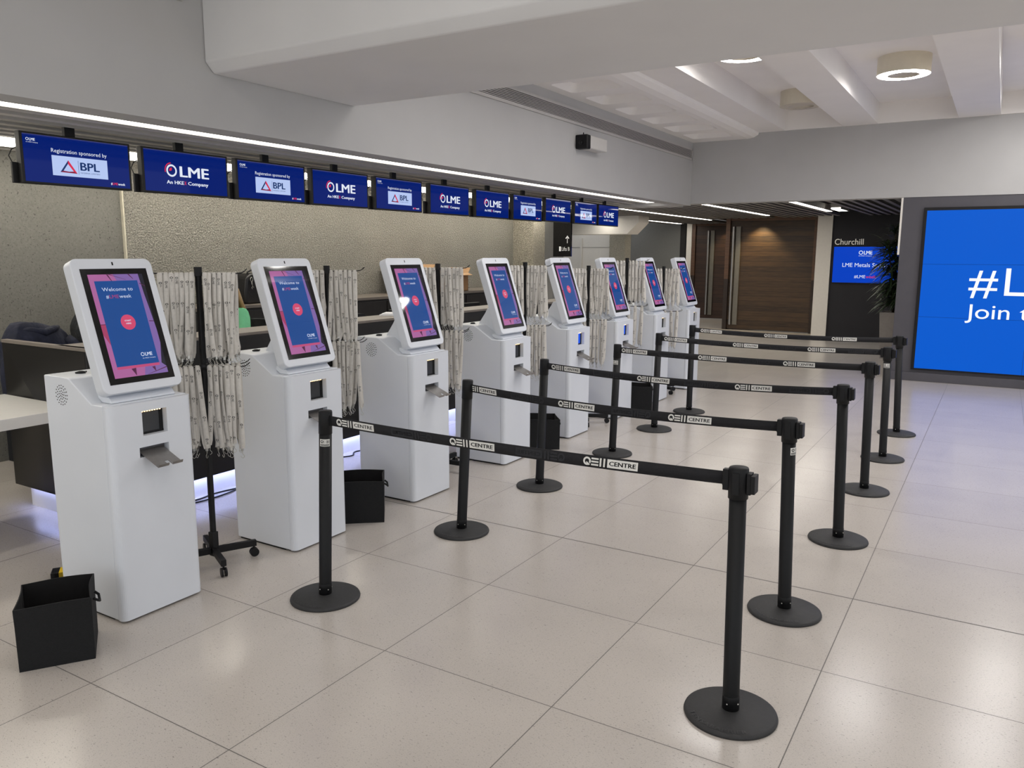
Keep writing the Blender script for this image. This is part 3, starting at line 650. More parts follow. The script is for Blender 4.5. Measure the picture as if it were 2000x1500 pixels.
    b = MB(); b.box(-.0035, .0035, .618, .634, .0004, .0012, M_black, xf=lambda v: hx(*v)); b.build('camera_slit', hd)
    sw, sh = .278, .503
    mb = MB(); kiosk_screen(mb, lambda u, v, l: hx(u - sw / 2, .070 + v, .0018 + l * .00035), sw, sh); mb.build('screen', hd, weld=False)
    # speaker grille on both sides
    for sgn in (-1, 1):
        b = MB()
        for rr, k in ((.047, 17), (.034, 14), (.020, 9), (.008, 4)):
            for i in range(k):
                a = 2 * math.pi * i / k + rr * 40; cx, cz = -.128 + rr * math.cos(a), 1.078 + rr * math.sin(a)
                b.cyl((cx, sgn * hw - (.0012 if sgn < 0 else -.0004) , cz), .0032, .0008, M_bezel, n=8, axis=1)
        b.build('speaker_grille', t)
    for yy in (-.10, .10):
        b = MB(); b.lathe([(.022, 0), (.02, .008), (.010, .012), (0, .012)], M_black, n=14, c=(-.16, yy, 1.1655)); b.tube([(-.16, yy - .028, 1.171), (-.16, yy + .028, 1.171)], .004, M_black, n=6); b.build('top_latch', t)
    return t
KY = [-.252, .833, 1.957, 3.165, 4.33, 5.42, 6.545, 7.70]
kpos = ['nearest the black fabric bin at lower left', 'second from left, behind the first barrier post', 'third from left, behind the front belt barrier', 'fourth from left, beside the carton on the cabinet', 'fifth from left, with a blue printer window', 'sixth from left, with a blue printer window', 'seventh from left, next to last in the row', 'farthest and last in the row by the timber doors']
k0 = None
for i, yc in enumerate(KY):
    lab = 'white registration kiosk with tilted screen, ' + kpos[i]
    if k0 is None: k0 = make_kiosk((KX, yc, 0), lab); k = k0
    else: k = copy_tree(k0, (KX, yc, 0), label=lab)
    if i in (4, 5):
        for c in k.children:
            if c.name.startswith('printer_window'):
                b = MB(); b.box(.2032, .2036, -.052, .056, .901, 1.007, P_blue); b.build('lit_display', c)

# ================================================================== LANYARD RACKS
def strap_fn(seed, Lh):
    rnd = random.Random(seed); ph = rnd.uniform(0, 6); am = rnd.uniform(.002, .009); tw = rnd.uniform(-.35, .35); sp = rnd.uniform(.006, .02); ph2 = rnd.uniform(0, 6); dr = rnd.uniform(-.03, .03); dw = rnd.uniform(-.02, .02)
    def f(s, tt, side):
        # s 0..1 down the drop, tt -1..1 across ribbon, side +-1 the two halves of the loop; u along arm, w perpendicular
        wid = .0138
        conv = math.sin(math.pi * min(1, s * 1.0)) ** .7 if 0 < s < 1 else 0
        w_ = side * (.004 * (1 - s) + sp * conv) + dw * s
        u_ = am * math.sin(ph + s * 2.6 + side * .8) * s + dr * s
        ang = tw * s + .22 * math.sin(ph2 + s * 4 + side) * conv
        if s > .93: ang += 1.1 * (s - .93) / .07
        return (u_ + tt * wid * math.cos(ang), w_ + tt * wid * math.sin(ang), -s * Lh)
    return f
def lanyard_mesh(seed, Lh=.46):
    f = strap_fn(seed, Lh); mb = MB(); N_ = 15; rnd = random.Random(seed + 100)
    for side in (-1, 1):
        vs = []
        for i in range(N_ + 1):
            s = i / N_ * .985
            for tt in (-1, 1):
                p = f(s, tt, side); vs.append((p[0], p[1], p[2])); 
            for tt in (1, -1):
                p = f(s, tt, side); vs.append((p[0], p[1] + side * .0009, p[2]))
        fs = []
        for i in range(N_):
            for k in range(4): fs.append((i * 4 + k, i * 4 + (k + 1) % 4, (i + 1) * 4 + (k + 1) % 4, (i + 1) * 4 + k))
        mb.add(vs, fs, M_lany, True)
        # printed logos running along the ribbon
        s0 = rnd.uniform(.03, .12); kk = rnd.randint(0, 1)
        while s0 < .9:
            def xf(u, v, l, s0=s0, side=side):
                p = f(s0 + u / Lh, v / .0095, side); return (p[0], p[1] + side * (.0016 + l * .0001), p[2])
            if side < 0: xg = lambda u, v, l, xf=xf: xf(u, v, l)
            else: xg = lambda u, v, l, xf=xf: xf(u, -v, l)
            if kk % 2: mb.ring(.007, 0, .0030, .0050, xg, M_lprint, 1, n=10); mb.text('LME', .015, -.0036, .0074, xg, M_lprint, 1, width=.024)
            else: mb.ring(.006, 0, .0036, .0058, xg, M_lprint, 1, n=10); mb.rect(.015, -.0012, .028, -.0002, xg, M_lprint, 1); mb.rect(.015, .0016, .024, .0026, xg, M_lprint, 1)
            s0 += rnd.uniform(.24, .32); kk += 1
    # top fold over the hook
    mb.add([(-.0095, -.004, 0), (.0095, -.004, 0), (-.0095, -.003, .005), (.0095, -.003, .005), (-.0095, .003, .005), (.0095, .003, .005), (-.0095, .004, 0), (.0095, .004, 0)], [(0, 1, 3, 2), (2, 3, 5, 4), (4, 5, 7, 6)], M_lany, True)
    me_o = mb.build('lanyard', weld=False); me = me_o.data; bpy.data.objects.remove(me_o)
    e = f(.985, 0, 1); e2 = f(.985, 0, -1); return me, ((e[0] + e2[0]) / 2, (e[1] + e2[1]) / 2, -Lh * .985)
mb = MB(); mb.box(-.006, .006, -.005, .005, -.012, .006, M_chrome)
mb.tube([(.004 * math.cos(a), 0, -.018 + .006 * math.sin(a)) for a in [k * math.pi / 4 for k in range(9)]], .0012, M_chrome, n=5, cap=False)
mb.tube([(0, 0, -.022), (.003, 0, -.03), (.010, 0, -.036), (.011, 0, -.046), (.003, 0, -.053), (-.006, 0, -.048), (-.008, 0, -.040)], .0016, M_chrome, n=5)
_c = mb.build('clip'); CLIP = _c.data; bpy.data.objects.remove(_c)
VARS = [lanyard_mesh(s) for s in range(10)]
def rack(x, y, ztop, z2, rot, label, n_up, n_lo, phi, idx, placetxt, legrot):
    t = thing('lanyard_rack', label, 'rack', (x, y, 0), 0, 'lanyard racks between the kiosks')
    b = MB(); b.box(-.0125, .0125, -.0125, .0125, .05, ztop + .02, M_black); b.box(-.019, .019, -.019, .019, .05, .19, M_black); b.build('post', t, bevel=.002)
    b = MB(); b.cyl((0, 0, ztop - .028), .02, .05, M_black, n=16, r2=.021); b.build('post_cap', t, bevel=.002)
    b = MB(); b.cyl((0, 0, z2 - .028), .02, .03, M_black, n=16); b.build('collar', t)
    for k in range(4):
        a = legrot + k * math.pi / 2; ca, sa = math.cos(a), math.sin(a)
        def lx(v, ca=ca, sa=sa): return (v[0] * ca - v[1] * sa, v[0] * sa + v[1] * ca, v[2])
        b = MB(); b.box(.019, .235, -.014, .014, .062, .098, M_black, xf=lx); lg = b.build('leg', t, bevel=.002)
        b = MB(); b.cyl((.222 * ca, .222 * sa, .04), .006, .025, M_black, n=8)
        b.tube([(.222 * ca + sa * .016 * q, .222 * sa - ca * .016 * q, .0255) for q in (-1, -.35)], .0253, M_black, n=18); b.tube([(.222 * ca + sa * .016 * q, .222 * sa - ca * .016 * q, .0255) for q in (.35, 1)], .0253, M_black, n=18)
        b.build('caster', lg)
    hooks = []
    for tier, zz in enumerate((ztop - .015, z2 - .015)):
        p_ = [random.uniform(.6, 1.7) * phi for _ in range(4)]
        for ai, da in enumerate((-p_[0], p_[1], math.pi - p_[2], math.pi + p_[3])):
            a = rot + da; ca, sa = math.cos(a), math.sin(a); n = n_up if tier == 0 else n_lo
            b = MB(); b.tube([(ca * r_, sa * r_, zz + dz) for r_, dz in ((.018, 0), (.10, .0), (.205, .002), (.225, .004), (.243, .013), (.256, .026))], .0026, M_black, n=6); b.build('hook_arm', t)
            for j in range(n):
                rr = .034 + j * (.156 / max(1, n - 1)) + random.uniform(-.004, .004)
                me, ce = VARS[random.randrange(len(VARS))]
                o = bpy.data.objects.new('lanyard', me); COL.objects.link(o)
                o.location = (x + ca * rr, y + sa * rr, zz + .003); o.rotation_euler = (0, 0, a + random.uniform(-.3, .3)); s_ = random.uniform(.97, 1.03); o.scale = (1, 1, s_)
                tag(o, 'printed white lanyard on the %s hooks of the rack %s' % ('upper' if tier == 0 else 'lower', placetxt), 'lanyard', '%s tier lanyards on the rack %s' % ('upper' if tier == 0 else 'lower', placetxt))
                c = bpy.data.objects.new('clip', CLIP); COL.objects.link(c); c.parent = o; c.location = ce; c.rotation_euler = (0, 0, random.uniform(-.8, .8))
R5X, R5Y = -.56, 4.88
def pr_(x, y): return math.atan2(y + 2.5465, x - 3.0561) + math.pi / 2
racks = [(-.64, .262, 1.655, 1.15, 7, 6, 'between the first and second kiosks'), (-.80, 1.39, 1.65, 1.17, 6, 6, 'between the second and third kiosks'), (-.75, 2.563, 1.655, 1.155, 6, 5, 'between the third and fourth kiosks'),
         (-.65, 3.75, 1.66, 1.12, 6, 5, 'between the fourth and fifth kiosks'), (R5X, R5Y, 1.62, 1.10, 6, 5, 'between the fifth and sixth kiosks'), (-.6, 5.955, 1.695, 1.185, 5, 3, 'between the sixth and seventh kiosks'), (-.6, 7.123, 1.59, 1.06, 5, 3, 'between the seventh and eighth kiosks')]
for i, (x, y, z1, z2, a, b_, txt) in enumerate(racks):
    rack(x, y, z1, z2, pr_(x, y), 'black wheeled post rack hung with white lanyards ' + txt, a, b_, R(13), i, txt, math.atan2(-.127, .194) + R(7) + i * .25)

# ================================================================== BARRIERS
bar = {'L1': (.225, .259, .247, .281), 'R1': (2.307, .314, 2.293, .31), 'L2': (.248, 1.447, .284, 1.472), 'R2': (2.275, 1.347, 2.247, 1.342), 'L3': (.176, 2.586, .201, 2.6), 'R3': (2.325, 2.564, 2.294, 2.559),
       'L4': (.227, 3.813, .25, 3.824), 'R4': (2.308, 3.788, 2.284, 3.786), 'L5': (.171, 4.964, .189, 4.971), 'R5': (2.302, 4.915, 2.278, 4.913), 'L6': (.163, 6.048, .164, 6.049), 'R6': (2.293, 6.066, 2.254, 6.062)}
def barrier_post(key, label, cassette, sticker=None):
    x0, y0, x1, y1 = bar[key]
    t = thing('barrier_post', label, 'barrier post', (x0, y0, 0), 0, 'black belt barrier posts')
    b = MB(); b.lathe([(0, 0), (.175, 0), (.177, .006), (.174, .014), (.165, .018), (.05, .026), (0, .027)], M_disc, n=56); base = b.build('base', t, weld=True)
    b = MB(); word = 'TENSABARRIER'
    b.text(word, 0, 0, .019, lambda u, v, l: ((.162 - v) * math.cos(R(-145) + u / .152), (.162 - v) * math.sin(R(-145) + u / .152), .0206 + v * .07), M_emb, 0, width=.25)
    # letters read from outside the disc
    b.v = [(p[0], p[1], p[2]) for p in b.v]; b.build('raised_lettering', base, weld=False)
    tilt = Vector((x1 - x0, y1 - y0, .955)); q = Vector((0, 0, 1)).rotation_difference(tilt.normalized()); 
    e = bpy.data.objects.new('post', None)
    b = MB(); b.lathe([(.0315, .0), (.0315, .91), (.0, .91)], M_pole, n=32)
    post = b.build('post', t); post.location = (0, 0, .024); post.rotation_mode = 'QUATERNION'; post.rotation_quaternion = q
    b = MB(); b.lathe([(.032, .0), (.0326, .0), (.0326, .056), (.0318, .058)], M_black, n=32); b.build('sleeve', post)
    b = MB()
    for a in (-100, -20, 60): b.ball((.0326 * math.cos(R(a)), .0326 * math.sin(R(a)), .03), .0035, M_chrome, n=8, k=6)
    b.build('screw', post)
    b = MB(); rc = .0365 if cassette else .0336; b.lathe([(rc - .003, .84), (rc, .842), (rc, .952), (rc - .0025, .958), (0, .959)], M_pole, n=32); b.build('cap', post)
    if cassette:
        b = MB()
        for a, ln in ((180, 0), (0, 1), (90, 1), (-90, 1)):
            ca, sa = math.cos(R(a)), math.sin(R(a))
            def lx(v, ca=ca, sa=sa): return (v[0] * ca - v[1] * sa, v[0] * sa + v[1] * ca, v[2])
            if a == 180: b.box(.034, .056, -.013, .013, .868, .948, M_black, xf=lx)
            elif a == 0: b.box(.034, .050, -.020, .020, .862, .942, M_black, xf=lx); b.box(.050, .066, -.026, .026, .868, .936, M_black, xf=lx)
            else: b.box(.034, .042, -.013, .013, .862, .944, M_black, xf=lx)
        b.build('belt_cassette', post, bevel=.002)
    if sticker is not None:
        b = MB(); r_ = .0322
        def sx(u, v, l): a = R(sticker) + u / r_; rr = r_ + l * .0003; return (rr * math.cos(a), rr * math.sin(a), .80 + v)
        for i in range(12): u0 = -.026 + i * .052 / 12; b.flat([(u0, -.018), (u0 + .052 / 12, -.018), (u0 + .052 / 12, .018), (u0, .018)], sx, M_print, 1)
        qe_logo(b, -.021, .015, lambda u, v, l: sx(u, v + .006, l + 2), M_lprint, M_lprint, 1, alln=True)
        for i in range(12): u0 = -.022 + i * .044 / 12; b.flat([(u0, -.0155), (u0 + .044 / 12, -.0155), (u0 + .044 / 12, -.006), (u0, -.006)], sx, M_lprint, 2)
        b.text('RECEPTION', -.019, -.0132, .005, lambda u, v, l: sx(u, v, l + 3), M_print, 1, width=.038, bold=True)
        b.build('sticker', post, weld=False)
    return t
rown = ['nearest', 'second', 'third', 'fourth', 'fifth', 'farthest']
for i in range(6):
    barrier_post('L%d' % (i + 1), 'black barrier post at the left end of the %s belt' % rown[i], False, sticker={0: -52, 3: -95}.get(i))
    barrier_post('R%d' % (i + 1), 'black barrier post with belt cassette at the right end of the %s belt' % rown[i], True, sticker={1: -18, 4: -95}.get(i))
logos = {1: [.320, .999, 1.663], 2: [.268, .945, 1.623], 3: [.263, .949, 1.635], 4: [.290, .977, 1.661], 5: [.245, .936, 1.618], 6: [.260, .952, 1.629]}
for i in range(6):
    a = bar['L%d' % (i + 1)]; b2 = bar['R%d' % (i + 1)]
    A = Vector((a[2], a[3], .934)); B = Vector((b2[2], b2[3], .937)); d = (B - A); Lx = math.hypot(d.x, d.y); dh = Vector((d.x, d.y, 0)).normalized(); nrm = Vector((dh.y, -dh.x, 0))
    sag = .016 + .004 * (i % 3) + (.010 if i in (1, 2) else 0)
    def bp(s, v, off):  # s metres along
        k = s / Lx; z = A.z + (B.z - A.z) * k - sag * 4 * k * (1 - k); p = A + dh * s; sw = .004 * math.sin(k * 6 + i)
        return (p.x + nrm.x * (off + sw * v / .025), p.y + nrm.y * (off + sw * v / .025), z + v)
    t = thing('barrier_belt', 'black printed webbing belt, %s of the six stretched across the queue' % rown[i], 'barrier belt', (A.x, A.y, 0), 0, 'printed belts across the queue lanes')
    rel = lambda p: (p[0] - A.x, p[1] - A.y, p[2])
    s0, s1 = .034, Lx - .050; n = 30; mb = MB(); vs = []
    for j in range(n + 1):
        s = s0 + (s1 - s0) * j / n
        for v, o in ((-.0245, .0008), (.0245, .0008), (.0245, -.0008), (-.0245, -.0008)): vs.append(rel(bp(s, v, o)))
    mb.add(vs, [(j * 4 + k, j * 4 + (k + 1) % 4, j * 4 + 4 + (k + 1) % 4, j * 4 + 4 + k) for j in range(n) for k in range(4)] + [(0, 1, 2, 3), (n * 4, n * 4 + 1, n * 4 + 2, n * 4 + 3)], M_belt, True)
    mb.build('webbing', t, weld=False)
    X = lambda u, v, l: rel(bp(u, v, .0014 + l * .0006))
    for x in logos[i + 1]:
        mb = MB()
        s = (x - A.x) / dh.x
        if i == 1 and x < .3:
            # first print is half wound into the post
            h = .034; r = h / 2; e = s + .237
            for k in (-1, 0, 1): mb.rect(s + r * 2.3 + .002, k * h * .36 - h * .1, s + r * 4.0, k * h * .36 + h * .1, X, M_print, 1)
            for k in range(2): mb.rect(s + r * (4.3 + k * .95), -h * .5, s + r * (4.75 + k * .95), h * .5, X, M_print, 1)
            mb.rect(s + r * 6.25, -h * .5, e, h * .5, X, M_print, 1); mb.text('CENTRE', s + r * 6.25 + .008, -h * .24, h * .5, X, M_lprint, 2, width=.237 - r * 6.25 - .016, bold=True)
        else: qe_logo(mb, s, .034, X, M_print, M_lprint, 1)
        mb.build('belt_print', t, weld=False)
    for x in logos[i + 1]:
        s = (x - A.x) / dh.x + .345 + .215 + .02
        if s < Lx - .06: mb = MB(); qe_logo(mb, s, .034, X, M_ghost, M_belt, 1, flip=-1); mb.build('faint_reverse_print', t, weld=False)
    mb = MB(); p = bp(s1 + .0, 0, 0); mb.box(-.008, .012, -.008, .008, -.028, .028, M_black); o = mb.build('belt_clip', t, bevel=.002); o.location = rel(p); o.rotation_euler = (0, 0, math.atan2(dh.y, dh.x))
    if i >= 0:
        mb = MB(); p = bp(s0 - .004, 0, 0); mb.box(-.006, .008, -.006, .006, -.027, .027, M_black); o = mb.build('belt_clip', t, bevel=.002); o.location = rel(p); o.rotation_euler = (0, 0, math.atan2(dh.y, dh.x))

# ================================================================== BINS
def fabric_bin(cx, cy, ang, label, seed):
    rnd = random.Random(seed); h = .285; s = .143
    t = thing('fabric_bin', label, 'bin', (cx, cy, 0), ang, 'black fabric bins on the floor')
    n = 8; out = []; 
    def loop(z, sc, wob):
        pts = []
        for e in range(4):
            a0 = [(-s, -s), (s, -s), (s, s), (-s, s)][e]; a1 = [(s, -s), (s, s), (-s, s), (-s, -s)][e]
            for k in range(n):
                f = k / n; bow = math.sin(math.pi * f) * wob * (1 if e % 2 else -.6); x = a0[0] + (a1[0] - a0[0]) * f; y = a0[1] + (a1[1] - a0[1]) * f
                nx, ny = [(0, 1), (-1, 0), (0, -1), (1, 0)][e]
                pts.append(((x + nx * bow) * sc, (y + ny * bow) * sc, z))
        return pts
    zs = [(0, 1.0, 0), (.1, 1.005, .002), (.2, 1.01, .004), (h - .02, 1.02, .008), (h, 1.02, .010)]
    rings = [loop(z, sc, wb) for z, sc, wb in zs] + [[(p[0] * .965, p[1] * .965, p[2]) for p in loop(h, 1.02, .010)]] + [[(p[0] * .965, p[1] * .965, p[2]) for p in loop(.012, 1.0, 0)]]
    tilt = lambda p: (p[0], p[1], p[2] + (p[2] > .2) * .004 * math.sin(p[0] * 14 + seed) + (p[2] > .2) * .004 * math.cos(p[1] * 17))
    m = 4 * n; vs = [tilt(p) for r_ in rings for p in r_]; fs = [(k * m + i, k * m + (i + 1) % m, (k + 1) * m + (i + 1) % m, (k + 1) * m + i) for k in range(len(rings) - 1) for i in range(m)]
    b = MB(); b.add(vs, fs[:5 * m], M_fabric); b.add(vs, fs[5 * m:], M_binin); b.add(vs, [tuple(range(m)), tuple(range((len(rings) - 1) * m, len(rings) * m))], M_fabric); b.build('body', t)
    b = MB(); x = s * 1.02 + .006; b.tube([(x - .004, -.04, .235), (x + .012, -.035, .222), (x + .017, 0, .205), (x + .012, .035, .222), (x - .004, .04, .235)], .006, M_fabric, n=8); b.build('handle', t)
    return t
d1 = math.atan2(.241, .158)
fabric_bin(-.255 - .143 * math.sin(d1), -.8475 + .143 * math.cos(d1), d1, 'open black fabric bin at lower left in front of the first kiosk', 1)
d2 = math.atan2(.149, .179)
cA = Vector((-.285, 1.32)); e1 = Vector((-math.cos(d2), -math.sin(d2))); e2 = Vector((-math.sin(d2), math.cos(d2)))
c_ = cA + e1 * .143 + e2 * .143; fabric_bin(c_.x, c_.y, d2, 'open black fabric bin between the second and third kiosks', 2)
d3 = math.atan2(.61, .79); cA = Vector((-.237, 3.70)); e1 = Vector((-.79, -.61)); e2 = Vector((-.61, .79)); c_ = cA + e1 * .15 + e2 * .143
fabric_bin(c_.x, c_.y, d3, 'open black fabric bin seen between barrier posts beside the fourth kiosk', 3)
fabric_bin(-.40, 5.93, .45, 'black fabric bin partly behind barrier posts beside the sixth kiosk', 4)
# hazard taped block behind first bin
t = thing('hazard_marker', 'small yellow and black striped floor marker behind the first bin', 'floor marker', (-1.16, -.24, 0), .95)
b = MB()
for k in range(6): b.box(-.12 + k * .04, -.08 + k * .04, -.045, .045, 0, .035, M_yel if k % 2 else M_black)
b.build('striped_cover', t, bevel=.004)
# cables at the counter plinth
for pts, lab in ((((-1.80, .75), (-1.72, .95), (-1.86 + .12, 1.15), (-1.70, 1.38), (-1.72, 1.62)), 'thin black cable looping along the glowing plinth behind the first rack'),
                 (((-1.72, .70), (-1.66, .98), (-1.67, 1.2), (-1.735, 1.42), (-1.70, 1.60)), 'second black cable crossing beside the plinth behind the first rack'),
                 (((-1.74, 2.35), (-1.66, 2.5), (-1.73, 2.62), (-1.68, 2.8), (-1.72, 3.0)), 'black cable coil by the plinth behind the second rack')):
    P_ = []
    V = [Vector((p[0], p[1], .008)) for p in pts]
    for i in range(len(V) - 1):
        p0, p1, p2, p3 = V[max(0, i - 1)], V[i], V[i + 1], V[min(len(V) - 1, i + 2)]
        for k in range(6):
            u = k / 6; P_.append(.5 * ((2 * p1) + (p2 - p0) * u + (2 * p0 - 5 * p1 + 4 * p2 - p3) * u * u + (3 * p1 - p0 - 3 * p2 + p3) * u ** 3))
    b = MB(); b.tube(P_ + [V[-1]], .006, M_black, n=8); tag(b.build('cable'), lab, 'cable')

# ================================================================== VIDEO WALL
def video_wall():
    t = thing('video_wall', 'huge blue video wall with white hashtag lettering on charcoal surround', 'video wall', (2.06, Y1, 0))
    Wd, z0, z1 = 3.95, .185, 2.372
    b = MB(); b.box(0, Wd + .08, -.03, .0, .165, 2.412, M_black); b.build('frame', t, bevel=.003)
    cols, rows_ = 3, 3; pw = 1.293; ph = (z1 - z0) / 3
    for i in range(cols):
        for j in range(rows_):
            b = MB(); b.box(.04 + i * pw + .0015, .04 + (i + 1) * pw - .0015, -.034, -.0305, z0 + j * ph + .0015, z0 + (j + 1) * ph - .0015, W_blue); b.build('panel', t)
    X = lambda u, v, l: (u - 2.06, -.035 - l * .0004, v)
    b = MB(); b.text('#', 2.682, 1.236, .37, X, W_white, 1, width=.335, bold=False); b.text('LMEweek', 3.10, 1.236, .37, X, W_white, 1, width=2.2); b.build('hashtag_lettering', t, weld=False); b = MB()
    b.text('Join the', 2.672, .918, .195, X, W_white, 1, width=1.06); b.build('lettering', t, weld=False)
video_wall()
# door sign wall
t = thing('room_name_sign', 'white room name lettering above the small blue screen on the black wall', 'sign', (-.09, 15.99, 1.99))
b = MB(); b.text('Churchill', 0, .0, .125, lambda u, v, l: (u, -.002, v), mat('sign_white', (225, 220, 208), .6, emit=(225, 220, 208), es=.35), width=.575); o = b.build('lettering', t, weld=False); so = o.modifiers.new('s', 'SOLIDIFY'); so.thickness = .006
t = thing('room_screen', 'small blue room screen on the black wall behind the plant', 'screen', (-.09, 15.99, 1.185))
b = MB(); b.box(-.015, 1.345, -.03, 0, -.015, .775, M_black); b.build('casing', t)
b = MB(); X = lambda u, v, l: (u, -.031 - l * .001, v); b.rect(0, 0, 1.33, .76, X, C_blue, 0); logo_lme(b, .50, .60, .075, X, S_white, S_red, 1, False); b.text('An HKEX Company', .50, .56, .02, X, S_white, 1, width=.26)
b.text('LME Metals Seminar', .19, .335, .085, X, S_white, 1, width=.98); b.text('#LME', .44, .10, .065, X, S_white, 1, width=.22); b.text('week', .67, .10, .065, X, S_red, 1, width=.2); b.build('display', t, weld=False)
# lifts sign
t = thing('hanging_sign', 'black hanging lifts direction sign under the far hanging screens', 'sign', (-3.41, 9.36, 1.72))
b = MB(); b.box(0, .335, 0, .04, 0, .86, M_bezel); b.build('panel', t, bevel=.003)
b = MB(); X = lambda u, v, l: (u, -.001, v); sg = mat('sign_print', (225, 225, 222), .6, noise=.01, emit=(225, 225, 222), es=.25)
b.text('Lifts B', .165, .095, .062, X, sg, width=.145); b.build('lettering', t, weld=False); b = MB(); b.rect(.115, .088, .15, .165, X, sg); b.build('pictogram', t, weld=False); b = MB(); b.rect(.262, .22, .272, .33, X, sg); b.flat([(.267, .345), (.232, .30), (.242, .29), (.267, .32), (.292, .29), (.302, .30)], X, sg); b.build('arrow', t, weld=False)
b = MB(); b.cyl((.05, .02, .86), .006, .03, M_black, n=8); b.cyl((.285, .02, .86), .006, .03, M_black, n=8); b.build('hanger', t)
# corridor details
mb = MB(); mb.box(-6.95, -6.90, 17.44, 17.49, 1.3, 2.2, M_farw); tag(mb.build('wall_conduit'), 'white vertical conduit on the white corridor wall', 'conduit')
t = thing('notice_sign', 'small framed notice on the white corridor wall', 'sign', (-6.95, 17.47, 1.02)); b = MB(); b.box(-.12, .12, 0, .02, 0, .3, M_grey); b.build('frame', t); b = MB(); b.box(-.105, .105, -.002, 0, .015, .285, M_paper); b.build('sheet', t)

# ================================================================== PLANTER
t = thing('potted_plant', 'tall dark leafy plant in a square grey planter beside the video wall', 'plant', (1.55, 12.66, 0))
b = MB(); s0, s1, h = .19, .235, .80
vs = [(-s0, -s0, 0), (s0, -s0, 0), (s0, s0, 0), (-s0, s0, 0), (-s1, -s1, h), (s1, -s1, h), (s1, s1, h), (-s1, s1, h), (-s1 + .02, -s1 + .02, h), (s1 - .02, -s1 + .02, h), (s1 - .02, s1 - .02, h), (-s1 + .02, s1 - .02, h), (-s1 + .02, -s1 + .02, h - .05), (s1 - .02, -s1 + .02, h - .05), (s1 - .02, s1 - .02, h - .05), (-s1 + .02, s1 - .02, h - .05)]
fs = [(0, 1, 2, 3)] + [(a + i, a + (i + 1) % 4, a + 4 + (i + 1) % 4, a + 4 + i) for a in (0, 4, 8) for i in range(4)]
b.add(vs, fs, M_pot); pot = b.build('planter', t, bevel=.004)
b = MB(); b.box(-.212, .212, -.212, .212, .72, .752, M_soil); b.build('soil', pot)
rnd = random.Random(5); b = MB(); st = []
for k in range(5):
    a = k * 1.26; x, y = .06 * math.cos(a), .06 * math.sin(a); top = (x * 3 + rnd.uniform(-.05, .05), y * 3, rnd.uniform(1.7, 2.25)); st.append(((x, y), top)); b.tube([(x, y, .75), ((x + top[0]) / 2 + .02, (y + top[1]) / 2, (top[2] + .75) / 2), top], [.016, .013, .008], M_stem, n=7)
b.build('stem', t)
b = MB()
for (x, y), top in st:
    for k in range(170):
        f = rnd.uniform(.12, 1.0); bx = x + (top[0] - x) * f; by = y + (top[1] - y) * f; bz = .75 + (top[2] - .75) * f
        a = rnd.uniform(0, 6.283); L_ = rnd.uniform(.26, .46) * (1.0 if f < .8 else .8); w_ = rnd.uniform(.014, .024); up = rnd.uniform(-.1, .75) if f < .85 else rnd.uniform(.3, 1.2)
        ca, sa = math.cos(a), math.sin(a); vs = []
        for q in range(6):
            g = q / 5; rr = L_ * g; z = bz + up * L_ * g - .55 * L_ * g * g; ww = w_ * math.sin(math.pi * min(1, .12 + g * .88)) + .001
            vs += [(bx + ca * rr - sa * ww, by + sa * rr + ca * ww, z), (bx + ca * rr, by + sa * rr, z - ww * .35), (bx + ca * rr + sa * ww, by + sa * rr - ca * ww, z)]
        b.add(vs, [(q * 3 + j, q * 3 + j + 1, q * 3 + j + 4, q * 3 + j + 3) for q in range(5) for j in range(2)], M_leaf, True)
o = b.build('foliage', t, weld=False)

# ================================================================== BEHIND THE COUNTER
def chair(x, y, rz, label, backh=1.14):
    t = thing('office_chair', label, 'chair', (x, y, 0), rz, 'office chairs behind the counter')
    b = MB()
    for k in range(5):
        a = k * R(72); b.tube([(0, 0, .09), (.14 * math.cos(a), .14 * math.sin(a), .085), (.29 * math.cos(a), .29 * math.sin(a), .06)], [.03, .024, .016], M_black, n=8)
    b.build('base', t)
    for k in range(5):
        a = k * R(72); b = MB(); b.cyl((.29 * math.cos(a), .29 * math.sin(a) - .02, .03), .03, .04, M_black, n=14, axis=1); b.build('caster', t)
    b = MB(); b.cyl((0, 0, .09), .025, .33, M_steel, n=14); b.build('column', t)
    b = MB(); b.prism(rrect(-.24, -.24, .24, .24, .08), .42, .50, M_coat, fn=lambda p, a: (p[0], p[1], a)); b.build('seat', t, bevel=.02)
    b = MB(); b.prism(rrect(-.22, .56, .22, backh, .09), -.25, -.19, M_coat, fn=lambda p, a: (a, p[0], p[1])); b.tube([(-.18, 0, .44), (-.29, 0, .46), (-.27, 0, .62)], .02, M_black, n=8); b.build('backrest', t, bevel=.015)
    return t
chair(-3.0, .82, R(223), 'office chair under the navy jacket behind the counter end'); chair(-3.06, 1.36, R(190), 'office chair under the black coat behind the first kiosk')
chair(-2.82, 3.55, R(185), 'dark office chair behind the counter, seen left of the third kiosk'); chair(-2.80, 2.46, R(-72) , 'office chair the blonde person sits on')
